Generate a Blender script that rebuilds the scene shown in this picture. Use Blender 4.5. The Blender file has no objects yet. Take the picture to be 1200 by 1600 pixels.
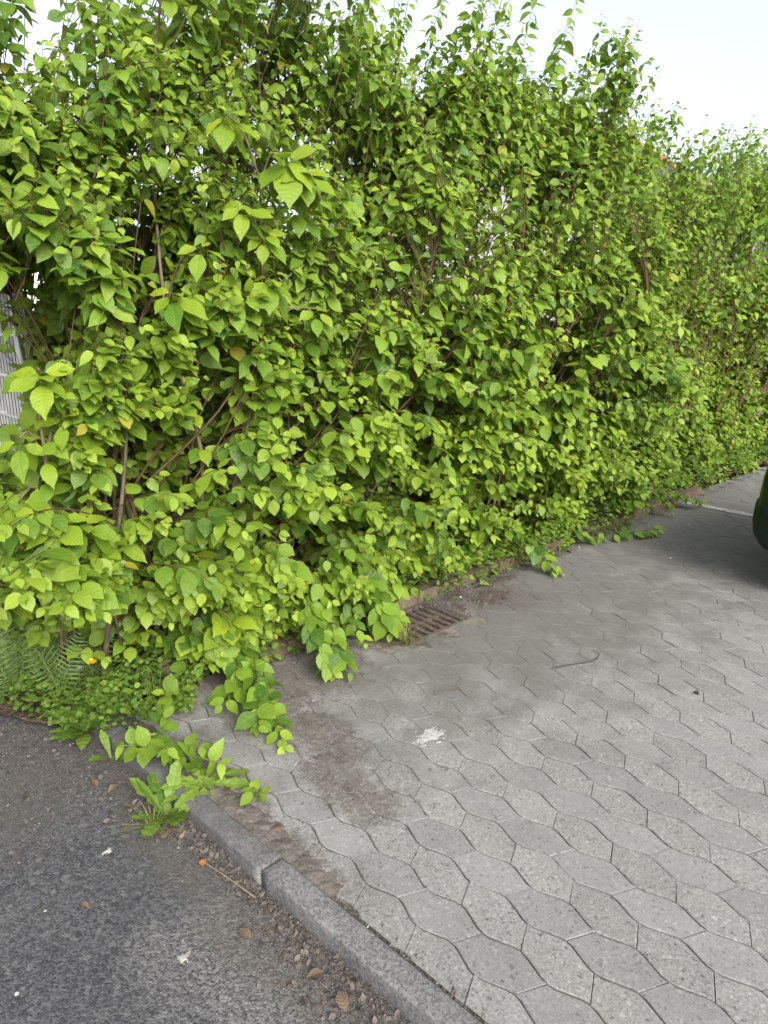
import bpy, bmesh, math, random
import numpy as np
from mathutils import Vector, Matrix

SC = bpy.context.scene
COL = SC.collection
R = math.radians
random.seed(11)
rng = np.random.default_rng(7)

# ------------------------------------------------------------------ camera, world, sun, exposure
F_PX, CAM_H, HORIZON = 1105.0, 1.6, 310.0
PITCH = math.atan(HORIZON / F_PX)
cam = bpy.data.objects.new('camera', bpy.data.cameras.new('camera'))
COL.objects.link(cam)
cam.location = (0, 0, CAM_H)
cam.rotation_euler = (math.pi / 2 - PITCH, 0, 0)
cam.data.sensor_fit = 'VERTICAL'
cam.data.sensor_height = 36.0
cam.data.lens = 36.0 * F_PX / 1600.0
cam.data.clip_start = 0.05
cam.data.clip_end = 800
SC.camera = cam

SUN_EL, SUN_AZ = 32.0, 152.0          # azimuth clockwise from +Y: behind and to the right of the camera
world = bpy.data.worlds.new('World')
SC.world = world
world.use_nodes = True
wn, wl = world.node_tree.nodes, world.node_tree.links
wn.clear()
sky = wn.new('ShaderNodeTexSky')
sky.sky_type = 'NISHITA'
sky.sun_disc = False
sky.sun_elevation = R(SUN_EL)
sky.sun_rotation = R(SUN_AZ)
sky.air_density = 1.0
sky.dust_density = 5.2
sky.ozone_density = 1.0
hsv = wn.new('ShaderNodeHueSaturation')
hsv.inputs['Hue'].default_value = 0.475
hsv.inputs['Saturation'].default_value = 0.36
hsv.inputs['Value'].default_value = 1.0
bg = wn.new('ShaderNodeBackground')
bg.inputs['Strength'].default_value = 0.15
wo = wn.new('ShaderNodeOutputWorld')
wl.new(sky.outputs[0], hsv.inputs['Color'])
wl.new(hsv.outputs[0], bg.inputs['Color'])
wl.new(bg.outputs[0], wo.inputs['Surface'])

sun = bpy.data.objects.new('sun', bpy.data.lights.new('sun', 'SUN'))
COL.objects.link(sun)
sun.data.energy = 1.1
sun.data.angle = R(28)
sun.data.color = (1.0, 0.95, 0.86)
sd = Vector((math.sin(R(SUN_AZ)) * math.cos(R(SUN_EL)), math.cos(R(SUN_AZ)) * math.cos(R(SUN_EL)), math.sin(R(SUN_EL))))
sun.rotation_euler = sd.to_track_quat('Z', 'Y').to_euler()
sun.location = (4, -6, 9)

SC.view_settings.view_transform = 'Standard'
SC.view_settings.look = 'None'
SC.view_settings.exposure = 1.28
SC.view_settings.gamma = 1.0
SC.view_settings.use_curve_mapping = False
SC.render.engine = 'CYCLES'
SC.cycles.max_bounces = 8
SC.cycles.diffuse_bounces = 4
SC.cycles.transmission_bounces = 6
SC.cycles.use_denoising = True

# ------------------------------------------------------------------ place frame: s runs along the hedge, t runs out from it over the paving
O2 = np.array([0.24, 3.789, 0.0])
DU = np.array([0.683, -0.7304, 0.0])
DH = np.array([0.7304, 0.683, 0.0])
DZ = np.array([0.0, 0.0, 1.0])
PLACE_ANG = math.atan2(DH[1], DH[0])


def W(s, t, z=0.0):
    return Vector(tuple(O2 + s * DH + t * DU + z * DZ))


def WN(a):                                                    # array (n,3) of s,t,z -> world
    a = np.asarray(a, float)
    return O2 + a[..., 0:1] * DH + a[..., 1:2] * DU + a[..., 2:3] * DZ


def pix(p):                                                   # size of a metre in the photograph at p, and where it falls
    q = p - np.array([0, 0, CAM_H])
    cp, sp = math.cos(PITCH), math.sin(PITCH)
    dep = q[..., 1] * cp - q[..., 2] * sp
    up = q[..., 1] * sp + q[..., 2] * cp
    return 600 + F_PX * q[..., 0] / dep, 800 - F_PX * up / dep, F_PX / dep


# ------------------------------------------------------------------ object helpers
def tag(o, label=None, cat=None, group=None, kind=None):
    if label: o['label'] = label
    if cat: o['category'] = cat
    if group: o['group'] = group
    if kind: o['kind'] = kind
    return o


def empty(name, loc=(0, 0, 0), rz=0.0, label=None, cat=None, group=None, kind=None):
    o = bpy.data.objects.new(name, None)
    COL.objects.link(o)
    o.location = loc
    o.rotation_euler = (0, 0, rz)
    o.empty_display_size = 0.1
    return tag(o, label, cat, group, kind)


def link(name, me, parent=None, mw=None):
    o = bpy.data.objects.new(name, me)
    COL.objects.link(o)
    if parent is not None:
        o.parent = parent
    if mw is not None:
        o.matrix_basis = mw
    return o


def mesh_np(name, verts, tris, mat, uv=None, attrs=None, smooth=True):
    """a triangle or quad mesh from numpy arrays"""
    me = bpy.data.meshes.new(name)
    verts = np.ascontiguousarray(verts, dtype=np.float32)
    tris = np.ascontiguousarray(tris, dtype=np.int32)
    k = tris.shape[1]
    me.vertices.add(len(verts))
    me.vertices.foreach_set('co', verts.ravel())
    me.loops.add(tris.size)
    me.loops.foreach_set('vertex_index', tris.ravel())
    me.polygons.add(len(tris))
    me.polygons.foreach_set('loop_start', np.arange(0, tris.size, k, dtype=np.int32))
    me.update(calc_edges=True)
    if uv is not None:
        l = me.uv_layers.new(name='UVMap')
        l.data.foreach_set('uv', np.ascontiguousarray(uv, dtype=np.float32)[tris.ravel()].ravel())
    for n, a in (attrs or {}).items():
        at = me.attributes.new(n, 'FLOAT', 'POINT')
        at.data.foreach_set('value', np.ascontiguousarray(a, dtype=np.float32))
    if mat: me.materials.append(mat)
    if smooth: me.shade_smooth()
    else: me.shade_flat()
    return me


def mesh_py(name, verts, faces, mat, smooth=False):
    me = bpy.data.meshes.new(name)
    me.from_pydata([tuple(v) for v in verts], [], faces)
    me.update()
    if mat: me.materials.append(mat)
    if smooth: me.shade_smooth()
    else: me.shade_flat()
    return me


def mesh_bm(name, bm, mat, smooth=False):
    me = bpy.data.meshes.new(name)
    bm.normal_update()
    bm.to_mesh(me)
    bm.free()
    if mat: me.materials.append(mat)
    if smooth: me.shade_smooth()
    else: me.shade_flat()
    return me


def bm_box(bm, x0, x1, y0, y1, z0, z1, bev=0.0, M=None):
    vs = [bm.verts.new((x, y, z)) for z in (z0, z1) for y in (y0, y1) for x in (x0, x1)]
    fs = [(0, 2, 3, 1), (4, 5, 7, 6), (0, 1, 5, 4), (2, 6, 7, 3), (0, 4, 6, 2), (1, 3, 7, 5)]
    faces = [bm.faces.new([vs[i] for i in f]) for f in fs]
    if bev > 0:
        es = list({e for f in faces for e in f.edges})
        r = bmesh.ops.bevel(bm, geom=es, offset=bev, segments=2, profile=0.6, affect='EDGES')
    if M is not None:
        bmesh.ops.transform(bm, matrix=M, verts=[v for v in bm.verts if v.tag is False])
    return bm


def box_mesh(name, dims, mat, bev=0.0):
    bm = bmesh.new()
    bm_box(bm, *dims, bev=bev)
    return mesh_bm(name, bm, mat)


def tubes(paths, radii, sides=4):
    """paths (n,k,3), radii (n,k) -> verts, quads"""
    n, k, _ = paths.shape
    T = np.gradient(paths, axis=1)
    T /= np.linalg.norm(T, axis=2, keepdims=True) + 1e-9
    ref = np.where(np.abs(T[..., 2:3]) > 0.95, np.array([1.0, 0, 0]), np.array([0, 0, 1.0]))
    e1 = np.cross(T, ref)
    e1 /= np.linalg.norm(e1, axis=2, keepdims=True) + 1e-9
    e2 = np.cross(e1, T)
    a = np.arange(sides) * 2 * np.pi / sides
    ring = e1[:, :, None, :] * np.cos(a)[None, None, :, None] + e2[:, :, None, :] * np.sin(a)[None, None, :, None]
    V = paths[:, :, None, :] + ring * radii[:, :, None, None]
    base = (np.arange(n) * k * sides)[:, None, None] + (np.arange(k - 1) * sides)[None, :, None]
    i = np.arange(sides)[None, None, :]
    j = (np.arange(sides) + 1)[None, None, :] % sides
    q = np.stack([base + i, base + j, base + j + sides, base + i + sides], axis=-1)
    return V.reshape(-1, 3), q.reshape(-1, 4)


def tube_obj(name, pts, r0, r1, mat, parent=None, sides=6, rel=None):
    p = np.asarray(pts, float)[None]
    k = p.shape[1]
    rad = np.linspace(r0, r1, k)[None]
    v, q = tubes(p, rad, sides)
    if rel is not None: v = v - np.asarray(rel)
    return link(name, mesh_np(name, v, q, mat), parent)


def curve(pts, k=12):
    """smooth polyline through control points (Catmull-Rom)"""
    p = np.asarray(pts, float)
    if len(p) == 2:
        return p[0] + (p[1] - p[0]) * np.linspace(0, 1, k)[:, None]
    P = np.vstack([2 * p[0] - p[1], p, 2 * p[-1] - p[-2]])
    out = []
    for u in np.linspace(0, len(p) - 1 - 1e-6, k):
        i = int(u)
        f = u - i
        a, b, c, d = P[i], P[i + 1], P[i + 2], P[i + 3]
        out.append(0.5 * (2 * b + (c - a) * f + (2 * a - 5 * b + 4 * c - d) * f * f + (3 * b - a - 3 * c + d) * f ** 3))
    return np.array(out)


# ------------------------------------------------------------------ node helpers
class NT:
    def __init__(self, name):
        self.m = bpy.data.materials.new(name)
        self.m.use_nodes = True
        self.t = self.m.node_tree
        self.n, self.l = self.t.nodes, self.t.links
        self.n.clear()
        self.out = self.n.new('ShaderNodeOutputMaterial')

    def new(self, typ, ins=None, **props):
        nd = self.n.new('ShaderNode' + typ)
        for k, v in props.items(): setattr(nd, k, v)
        for k, v in (ins or {}).items(): self.set(nd.inputs[k], v)
        return nd

    def set(self, sock, v):
        if isinstance(v, bpy.types.NodeSocket): self.l.new(v, sock)
        elif isinstance(v, bpy.types.Node): self.l.new(v.outputs[0], sock)
        else:
            if isinstance(v, tuple) and len(v) == 3 and sock.type == 'RGBA': v = (*v, 1)
            sock.default_value = v

    def math(self, op, a, b=0.0, c=None, clamp=False):
        nd = self.n.new('ShaderNodeMath')
        nd.operation = op
        nd.use_clamp = clamp
        self.set(nd.inputs[0], a)
        self.set(nd.inputs[1], b)
        if c is not None: self.set(nd.inputs[2], c)
        return nd.outputs[0]

    def mix(self, f, a, b, blend='MIX'):
        nd = self.n.new('ShaderNodeMix')
        nd.data_type = 'RGBA'
        nd.blend_type = blend
        self.set(nd.inputs[0], f)
        self.set(nd.inputs[6], a)
        self.set(nd.inputs[7], b)
        return nd.outputs[2]

    def noise(self, vec, scale, detail=4.0, rough=0.55, dist=0.0):
        nd = self.new('TexNoise', {'Scale': scale, 'Detail': detail, 'Roughness': rough, 'Distortion': dist})
        if vec is not None: self.set(nd.inputs['Vector'], vec)
        return nd.outputs[0]

    def voro(self, vec, scale, feature='F1', out='Distance', rnd=1.0):
        nd = self.new('TexVoronoi', {'Scale': scale, 'Randomness': rnd}, feature=feature)
        if vec is not None: self.set(nd.inputs['Vector'], vec)
        return nd.outputs[out]

    def ramp(self, f, a, b, lo=0.0, hi=1.0, smooth=True):
        nd = self.new('MapRange', {'Value': f, 'From Min': a, 'From Max': b, 'To Min': lo, 'To Max': hi})
        nd.interpolation_type = 'SMOOTHSTEP' if smooth else 'LINEAR'
        nd.clamp = True
        return nd.outputs[0]

    def pos(self):
        return self.new('NewGeometry').outputs['Position']

    def blob(self, pos, s, t, rs, rt, noise=None, amt=0.5, e0=0.65, e1=1.1):
        """1 in an uneven patch of half-sizes rs (along the hedge) and rt round the place s,t"""
        c = O2 + s * DH + t * DU
        v = self.new('VectorMath', {0: pos, 1: tuple(c)}, operation='SUBTRACT').outputs[0]
        a = self.new('VectorMath', {0: v, 1: tuple(DH / rs)}, operation='DOT_PRODUCT').outputs['Value']
        b = self.new('VectorMath', {0: v, 1: tuple(DU / rt)}, operation='DOT_PRODUCT').outputs['Value']
        r = self.math('SQRT', self.math('ADD', self.math('MULTIPLY', a, a), self.math('MULTIPLY', b, b)))
        if noise is not None:
            r = self.math('ADD', r, self.math('MULTIPLY', self.math('SUBTRACT', noise, 0.5), amt * 2))
        return self.ramp(r, e0, e1, 1.0, 0.0)

    def bsdf(self, col, rough=0.8, spec=0.3, bump=None, bstr=0.3, bdist=0.01, **kw):
        p = self.new('BsdfPrincipled', {'Base Color': col, 'Roughness': rough, 'Specular IOR Level': spec})
        for k, v in kw.items(): self.set(p.inputs[k.replace('_', ' ')], v)
        if bump is not None:
            b = self.new('Bump', {'Height': bump, 'Strength': bstr, 'Distance': bdist})
            self.l.new(b.outputs[0], p.inputs['Normal'])
        return p

    def done(self, sh):
        self.l.new(sh.outputs[0] if isinstance(sh, bpy.types.Node) else sh, self.out.inputs['Surface'])
        return self.m


def leaf_material(name, deep, mid, lime, under, veins=6.0, slant=0.55, rough=0.5, transl=0.38, bstr=0.35, vcon=0.22):
    n = NT(name)
    a_r = n.new('Attribute', attribute_name='rnd').outputs['Fac']
    a_a = n.new('Attribute', attribute_name='age').outputs['Fac']
    oi = n.new('ObjectInfo')
    rnd = n.math('FRACT', n.math('ADD', a_r, oi.outputs['Random']))
    sep = n.new('SeparateColor', {0: oi.outputs['Color']})
    age = n.math('ADD', a_a, sep.outputs[0], clamp=True)
    uvn = n.new('UVMap')
    uvn.uv_map = 'UVMap'
    sx = n.new('SeparateXYZ', {0: uvn.outputs[0]})
    u = n.math('ABSOLUTE', n.math('SUBTRACT', sx.outputs[0], 0.5))
    v = sx.outputs[1]
    ph = n.math('FRACT', n.math('MULTIPLY', n.math('SUBTRACT', v, n.math('MULTIPLY', u, slant)), veins))
    tri = n.math('ABSOLUTE', n.math('SUBTRACT', ph, 0.5))           # 0 on a side vein, 0.5 between
    vein = n.math('MAXIMUM', n.ramp(tri, 0.0, 0.10, 1.0, 0.0), n.ramp(u, 0.0, 0.035, 1.0, 0.0))
    geo = n.new('NewGeometry')
    col = n.mix(n.ramp(rnd, 0.08, 0.92), deep, mid)
    col = n.mix(age, col, lime)
    blot = n.noise(geo.outputs['Position'], 60.0, 3.0)
    col = n.mix(n.ramp(blot, 0.35, 0.75, 0.0, 0.22), col, lime)
    yel = n.ramp(rnd, 0.991, 0.994)
    col = n.mix(n.math('MULTIPLY', yel, 0.0 if 'dead' in name else 0.6), col, (0.34, 0.24, 0.03))
    col = n.mix(n.math('MULTIPLY', vein, vcon), col, (0.2, 0.14, 0.08) if 'dead' in name else (0.30, 0.40, 0.09))
    back = geo.outputs['Backfacing']
    colf = n.mix(n.math('MULTIPLY', back, 0.55), col, under)
    hgt = n.math('SUBTRACT', n.math('MULTIPLY', n.ramp(tri, 0.0, 0.32), 1.0), n.math('MULTIPLY', n.ramp(u, 0.0, 0.06, 1.0, 0.0), 0.7))
    hgt = n.math('ADD', hgt, n.math('MULTIPLY', blot, 0.25))
    p = n.bsdf(colf, rough=rough, spec=0.35, bump=hgt, bstr=bstr, bdist=0.004)
    tr = n.new('BsdfTranslucent', {'Color': n.mix(0.5, col, lime)})
    mx = n.new('MixShader', {0: transl})
    n.l.new(p.outputs[0], mx.inputs[1])
    n.l.new(tr.outputs[0], mx.inputs[2])
    return n.done(mx)


def bark_material(name, a, b, scale=30.0):
    n = NT(name)
    pos = n.pos()
    mp = n.new('Mapping', {'Vector': pos, 'Scale': (1.0, 1.0, 0.25)})
    ns = n.noise(mp.outputs[0], scale, 5.0)
    ob = n.new('ObjectInfo').outputs['Random']
    col = n.mix(n.ramp(ns, 0.3, 0.72), a, b)
    col = n.mix(n.math('MULTIPLY', ob, 0.35), col, b)
    return n.done(n.bsdf(col, 0.75, 0.25, ns, 0.5, 0.004))


M = {}
M['dogwood_leaf'] = leaf_material('dogwood_leaf', (0.045, 0.115, 0.015), (0.155, 0.268, 0.024), (0.275, 0.385, 0.036), (0.17, 0.26, 0.065), 5.0, 0.75, 0.48, 0.43, 0.22, 0.14)
M['cherry_leaf'] = leaf_material('cherry_leaf', (0.06, 0.155, 0.013), (0.14, 0.255, 0.016), (0.27, 0.35, 0.022), (0.16, 0.26, 0.07), 10.0, 0.5, 0.52, 0.38, 0.3, 0.13)
M['weed_leaf'] = leaf_material('weed_leaf', (0.036, 0.10, 0.016), (0.095, 0.19, 0.024), (0.19, 0.285, 0.04), (0.13, 0.21, 0.07), 5.0, 0.6, 0.55)
M['fern_leaf'] = leaf_material('fern_leaf', (0.075, 0.15, 0.04), (0.145, 0.25, 0.065), (0.25, 0.36, 0.12), (0.12, 0.19, 0.06), 3.0, 0.3, 0.6)
M['grass'] = leaf_material('grass', (0.06, 0.13, 0.02), (0.12, 0.2, 0.03), (0.3, 0.29, 0.11), (0.11, 0.18, 0.05), 1.0, 0.0, 0.55)
M['dead_leaf'] = leaf_material('dead_leaf', (0.045, 0.032, 0.024), (0.10, 0.070, 0.048), (0.19, 0.138, 0.09), (0.16, 0.115, 0.075), 6.0, 0.6, 0.8, 0.12)
M['old_leaf'] = leaf_material('old_dead_leaf', (0.030, 0.026, 0.024), (0.080, 0.070, 0.063), (0.175, 0.155, 0.138), (0.13, 0.11, 0.095), 6.0, 0.6, 0.85, 0.06)
M['straw'] = bark_material('straw', (0.15, 0.115, 0.07), (0.26, 0.21, 0.13))
M['twig'] = bark_material('twig', (0.050, 0.044, 0.018), (0.082, 0.042, 0.025))
M['stem'] = bark_material('stem', (0.05, 0.042, 0.026), (0.125, 0.10, 0.068), 40.0)
M['cherry_bark'] = bark_material('cherry_bark', (0.085, 0.058, 0.04), (0.18, 0.135, 0.10), 50.0)


def simple(name, a, b, scale=20.0, rough=0.7, spec=0.3, bstr=0.2, metal=0.0):
    n = NT(name)
    pos = n.pos()
    ns = n.noise(pos, scale, 5.0)
    col = n.mix(n.ramp(ns, 0.3, 0.7), a, b)
    return n.done(n.bsdf(col, rough, spec, ns, bstr, 0.003, Metallic=metal))


M['white_metal'] = simple('white_metal', (0.62, 0.63, 0.62), (0.74, 0.75, 0.74), 12.0, 0.45, 0.4, 0.05)
M['dark_strip'] = simple('dark_strip', (0.035, 0.038, 0.045), (0.055, 0.058, 0.065), 8.0, 0.5, 0.4, 0.05)
M['rust'] = simple('rust', (0.055, 0.042, 0.035), (0.125, 0.098, 0.080), 45.0, 0.8, 0.25, 0.6)
M['pit'] = simple('pit', (0.02, 0.016, 0.012), (0.05, 0.038, 0.028), 40.0, 0.95, 0.1, 0.6)
M['render_wall'] = simple('render_wall', (0.72, 0.71, 0.68), (0.80, 0.79, 0.77), 1.5, 0.9, 0.2, 0.05)
M['tile_red'] = simple('tile_red', (0.22, 0.085, 0.055), (0.33, 0.14, 0.095), 6.0, 0.8, 0.25, 0.2)
M['fascia'] = simple('fascia', (0.055, 0.055, 0.055), (0.09, 0.09, 0.085), 6.0, 0.6, 0.3, 0.1)
M['withered'] = simple('withered', (0.10, 0.05, 0.02), (0.26, 0.12, 0.035), 260.0, 0.8, 0.2, 0.3)
M['orange'] = simple('orange', (0.62, 0.22, 0.04), (0.70, 0.28, 0.06), 3.0, 0.7, 0.3, 0.05)
M['window_frame'] = simple('window_frame', (0.55, 0.55, 0.55), (0.62, 0.62, 0.62), 5.0, 0.5, 0.3, 0.02)
M['window_glass'] = simple('window_glass', (0.05, 0.09, 0.13), (0.08, 0.13, 0.18), 2.0, 0.08, 0.6, 0.0)
M['white_paint'] = simple('white_paint', (0.25, 0.25, 0.245), (0.40, 0.40, 0.395), 70.0, 0.6, 0.3, 0.5)
M['old_paint'] = simple('old_paint', (0.16, 0.158, 0.15), (0.36, 0.36, 0.345), 38.0, 0.8, 0.2, 0.3)
M['petal_white'] = simple('petal_white', (0.24, 0.235, 0.22), (0.36, 0.355, 0.335), 90.0, 0.7, 0.2, 0.1)
M['petal_yellow'] = simple('petal_yellow', (0.66, 0.50, 0.02), (0.72, 0.58, 0.03), 60.0, 0.6, 0.2, 0.1)
M['tar'] = simple('tar', (0.018, 0.018, 0.018), (0.03, 0.03, 0.028), 80.0, 0.5, 0.4, 0.6)
M['bud'] = simple('bud', (0.16, 0.24, 0.05), (0.26, 0.34, 0.10), 300.0, 0.7, 0.2, 0.6)
M['pebble'] = simple('pebble', (0.20, 0.19, 0.175), (0.36, 0.35, 0.33), 40.0, 0.8, 0.2, 0.3)


# --- paving: pavers of two finishes, joint bed; grime with shapes of its own
def paving_masks(n, pos):
    nz = n.noise(pos, 5.0, 6.0, 0.62)
    nf = n.noise(pos, 26.0, 5.0, 0.65)
    mixn = n.math('ADD', n.math('MULTIPLY', nz, 0.6), n.math('MULTIPLY', nf, 0.4))
    dirt = None
    for (s, t, rs, rt) in ((-1.27, 0.62, 0.14, 0.30), (-1.40, 0.98, 0.12, 0.26), (-1.12, 0.18, 0.55, 0.30), (0.36, 0.20, 0.30, 0.26), (0.25, 0.02, 0.9, 0.12),
                           (-1.72, 0.65, 0.09, 0.62), (2.0, 0.0, 2.2, 0.10), (-0.35, 0.12, 0.25, 0.30)):
        b = n.blob(pos, s, t, rs, rt, mixn, 1.7)
        dirt = b if dirt is None else n.math('MAXIMUM', dirt, b)
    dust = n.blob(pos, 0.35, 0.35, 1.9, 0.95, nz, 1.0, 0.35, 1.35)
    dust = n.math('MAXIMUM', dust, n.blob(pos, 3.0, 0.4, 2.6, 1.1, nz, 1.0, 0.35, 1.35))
    return nz, nf, dirt, dust


def paver_material(name, base, rough_face):
    n = NT(name)
    pos = n.pos()
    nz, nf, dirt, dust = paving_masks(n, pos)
    oi = n.new('ObjectInfo')
    rnd = n.math('FRACT', n.math('ADD', n.new('Attribute', attribute_name='rnd').outputs['Fac'], oi.outputs['Random']))
    grit = n.voro(pos, 210.0, out='Color')
    gs = n.new('SeparateColor', {0: grit}).outputs[0]
    grit2 = n.new('SeparateColor', {0: n.voro(pos, 130.0, out='Color')}).outputs[1]
    fine = n.noise(pos, 320.0, 3.0, 0.7)
    val = n.math('ADD', n.ramp(rnd, 0, 1, 0.90, 1.07, False), n.math('MULTIPLY', n.math('SUBTRACT', nz, 0.5), 0.45))
    spk = 0.45 if rough_face else 0.28
    val = n.math('ADD', val, n.math('MULTIPLY', n.math('SUBTRACT', gs, 0.5), spk))
    val = n.math('ADD', val, n.math('MULTIPLY', n.math('SUBTRACT', fine, 0.5), 0.7))
    val = n.math('ADD', val, n.ramp(grit2, 0.93, 0.96, 0.0, 0.3 if rough_face else 0.25))
    val = n.math('SUBTRACT', val, n.ramp(grit2, 0.06, 0.03, 0.0, 0.35 if rough_face else 0.28))
    col = n.mix(1.0, base, val, 'MULTIPLY')
    warm = n.ramp(n.noise(pos, 2.3, 3.0), 0.35, 0.7)
    col = n.mix(n.math('MULTIPLY', warm, 0.35), col, n.mix(1.0, (0.178, 0.173, 0.162), val, 'MULTIPLY'))
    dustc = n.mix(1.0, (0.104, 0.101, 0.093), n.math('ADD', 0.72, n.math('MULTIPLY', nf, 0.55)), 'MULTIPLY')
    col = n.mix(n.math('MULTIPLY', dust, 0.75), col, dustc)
    dc = n.mix(n.noise(pos, 90.0, 4.0, 0.7), (0.05, 0.043, 0.037), (0.135, 0.12, 0.105))
    col = n.mix(n.math('MULTIPLY', dirt, n.ramp(n.noise(pos, 48.0, 5.0, 0.7), 0.36, 0.6, 0.12, 0.8)), col, dc)
    stain = n.ramp(n.noise(pos, 9.0, 5.0, 0.7, 0.6), 0.62, 0.74)
    col = n.mix(n.math('MULTIPLY', stain, 0.30), col, (0.10, 0.095, 0.09))
    h = n.math('ADD', n.math('MULTIPLY', gs, 0.6 if rough_face else 0.25), n.math('MULTIPLY', fine, 0.6))
    h = n.math('ADD', h, n.math('MULTIPLY', nf, 0.5))
    return n.done(n.bsdf(col, 0.88, 0.22, h, 0.40 if rough_face else 0.25, 0.0035))


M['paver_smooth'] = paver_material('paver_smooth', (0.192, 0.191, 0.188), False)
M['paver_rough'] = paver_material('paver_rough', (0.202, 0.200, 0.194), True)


def bed_material():
    n = NT('joint_sand')
    pos = n.pos()
    nz, nf, dirt, dust = paving_masks(n, pos)
    col = n.mix(nf, (0.035, 0.033, 0.030), (0.095, 0.088, 0.08))
    col = n.mix(n.math('MULTIPLY', dust, 0.9), col, n.mix(nf, (0.12, 0.11, 0.095), (0.235, 0.22, 0.195)))
    col = n.mix(n.math('MULTIPLY', dirt, 0.9), col, n.mix(nf, (0.045, 0.037, 0.03), (0.115, 0.098, 0.08)))
    moss = n.ramp(n.noise(pos, 11.0, 6.0, 0.7), 0.52, 0.64)
    col = n.mix(n.math('MULTIPLY', moss, 0.5), col, (0.06, 0.075, 0.025))
    return n.done(n.bsdf(col, 0.95, 0.1, nf, 0.7, 0.006))


M['joint_sand'] = bed_material()


def soil_material():
    n = NT('soil')
    pos = n.pos()
    a = n.noise(pos, 14.0, 6.0, 0.7)
    b = n.voro(pos, 60.0)
    col = n.mix(n.ramp(a, 0.3, 0.72), (0.035, 0.026, 0.019), (0.115, 0.085, 0.06))
    return n.done(n.bsdf(col, 0.95, 0.1, n.math('ADD', a, n.math('MULTIPLY', b, 0.6)), 0.9, 0.02))


M['soil'] = soil_material()


def asphalt_material():
    n = NT('asphalt')
    pos = n.pos()
    st = n.new('SeparateColor', {0: n.voro(pos, 165.0, out='Color')}).outputs[0]
    st2 = n.new('SeparateColor', {0: n.voro(pos, 70.0, out='Color')}).outputs[1]
    ed = n.voro(pos, 165.0)
    nz = n.noise(pos, 4.0, 6.0, 0.62)
    nf = n.noise(pos, 30.0, 5.0, 0.65)
    mixn = n.math('ADD', n.math('MULTIPLY', nz, 0.6), n.math('MULTIPLY', nf, 0.4))
    col = n.mix(st, (0.024, 0.025, 0.028), (0.090, 0.092, 0.096))
    col = n.mix(n.ramp(st2, 0.92, 0.96, 0.0, 0.5), col, (0.15, 0.15, 0.148))
    col = n.mix(n.ramp(st2, 0.12, 0.07, 0.0, 0.7), col, (0.026, 0.027, 0.03))
    col = n.mix(n.ramp(nz, 0.35, 0.7, 0.0, 0.45), col, n.mix(st, (0.045, 0.047, 0.05), (0.12, 0.12, 0.122)))
    # worn, paler patch beside the kerb
    worn = n.math('MAXIMUM', n.blob(pos, -2.02, 1.30, 0.16, 0.36, mixn, 1.0), n.math('MULTIPLY', n.blob(pos, -2.16, 1.15, 0.12, 0.2, mixn, 1.2), 0.6))
    pale = n.mix(st, (0.06, 0.06, 0.06), (0.27, 0.266, 0.255))
    col = n.mix(n.math('MULTIPLY', worn, 0.42), col, pale)
    # dirt washed against kerb and bed
    dirt = n.math('MAXIMUM', n.blob(pos, -1.93, 0.9, 0.15, 1.2, mixn, 1.1), n.blob(pos, -2.35, 0.0, 0.6, 0.46, mixn, 1.0))
    dirt = n.math('MAXIMUM', dirt, n.blob(pos, -1.95, 1.8, 0.10, 0.7, mixn, 1.0))
    dc = n.mix(n.math('ADD', n.math('MULTIPLY', n.noise(pos, 110.0, 4.0, 0.75), 0.75), n.math('MULTIPLY', st, 0.3)), (0.022, 0.019, 0.017), (0.135, 0.122, 0.108))
    col = n.mix(n.math('MULTIPLY', dirt, n.ramp(nf, 0.3, 0.6, 0.25, 0.7)), col, dc)
    h = n.math('ADD', n.math('MULTIPLY', st, 0.6), n.math('MULTIPLY', ed, -1.2))
    h = n.math('ADD', h, n.math('MULTIPLY', nf, 0.7))
    return n.done(n.bsdf(col, 0.8, 0.3, h, 0.5, 0.0035))


M['asphalt'] = asphalt_material()


def kerb_material():
    n = NT('kerb_concrete')
    pos = n.pos()
    gs = n.new('SeparateColor', {0: n.voro(pos, 190.0, out='Color')}).outputs[0]
    nz = n.noise(pos, 8.0, 6.0, 0.65)
    nf = n.noise(pos, 60.0, 4.0, 0.7)
    rnd = n.new('ObjectInfo').outputs['Random']
    v = n.math('ADD', n.math('ADD', 0.62, n.math('MULTIPLY', n.math('SUBTRACT', gs, 0.5), 0.7)), n.math('MULTIPLY', nz, 0.55))
    v = n.math('ADD', v, n.math('MULTIPLY', n.math('SUBTRACT', nf, 0.5), 0.6))
    col = n.mix(1.0, n.mix(n.math('MULTIPLY', rnd, 0.7), (0.135, 0.136, 0.138), (0.175, 0.175, 0.174)), v, 'MULTIPLY')
    up = n.new('SeparateXYZ', {0: n.new('NewGeometry').outputs['Normal']}).outputs[2]
    # the upper stone is dark with old dirt
    old = n.blob(pos, -1.83, 0.35, 0.3, 0.75, nz, 0.5)
    col = n.mix(n.math('MULTIPLY', old, 0.55), col, (0.062, 0.061, 0.06))
    dust = n.ramp(nz, 0.52, 0.72, 0.0, 0.4)
    col = n.mix(dust, col, (0.22, 0.218, 0.208))
    return n.done(n.bsdf(col, 0.88, 0.2, n.math('ADD', gs, nf), 0.6, 0.004))


M['kerb'] = kerb_material()


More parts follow.
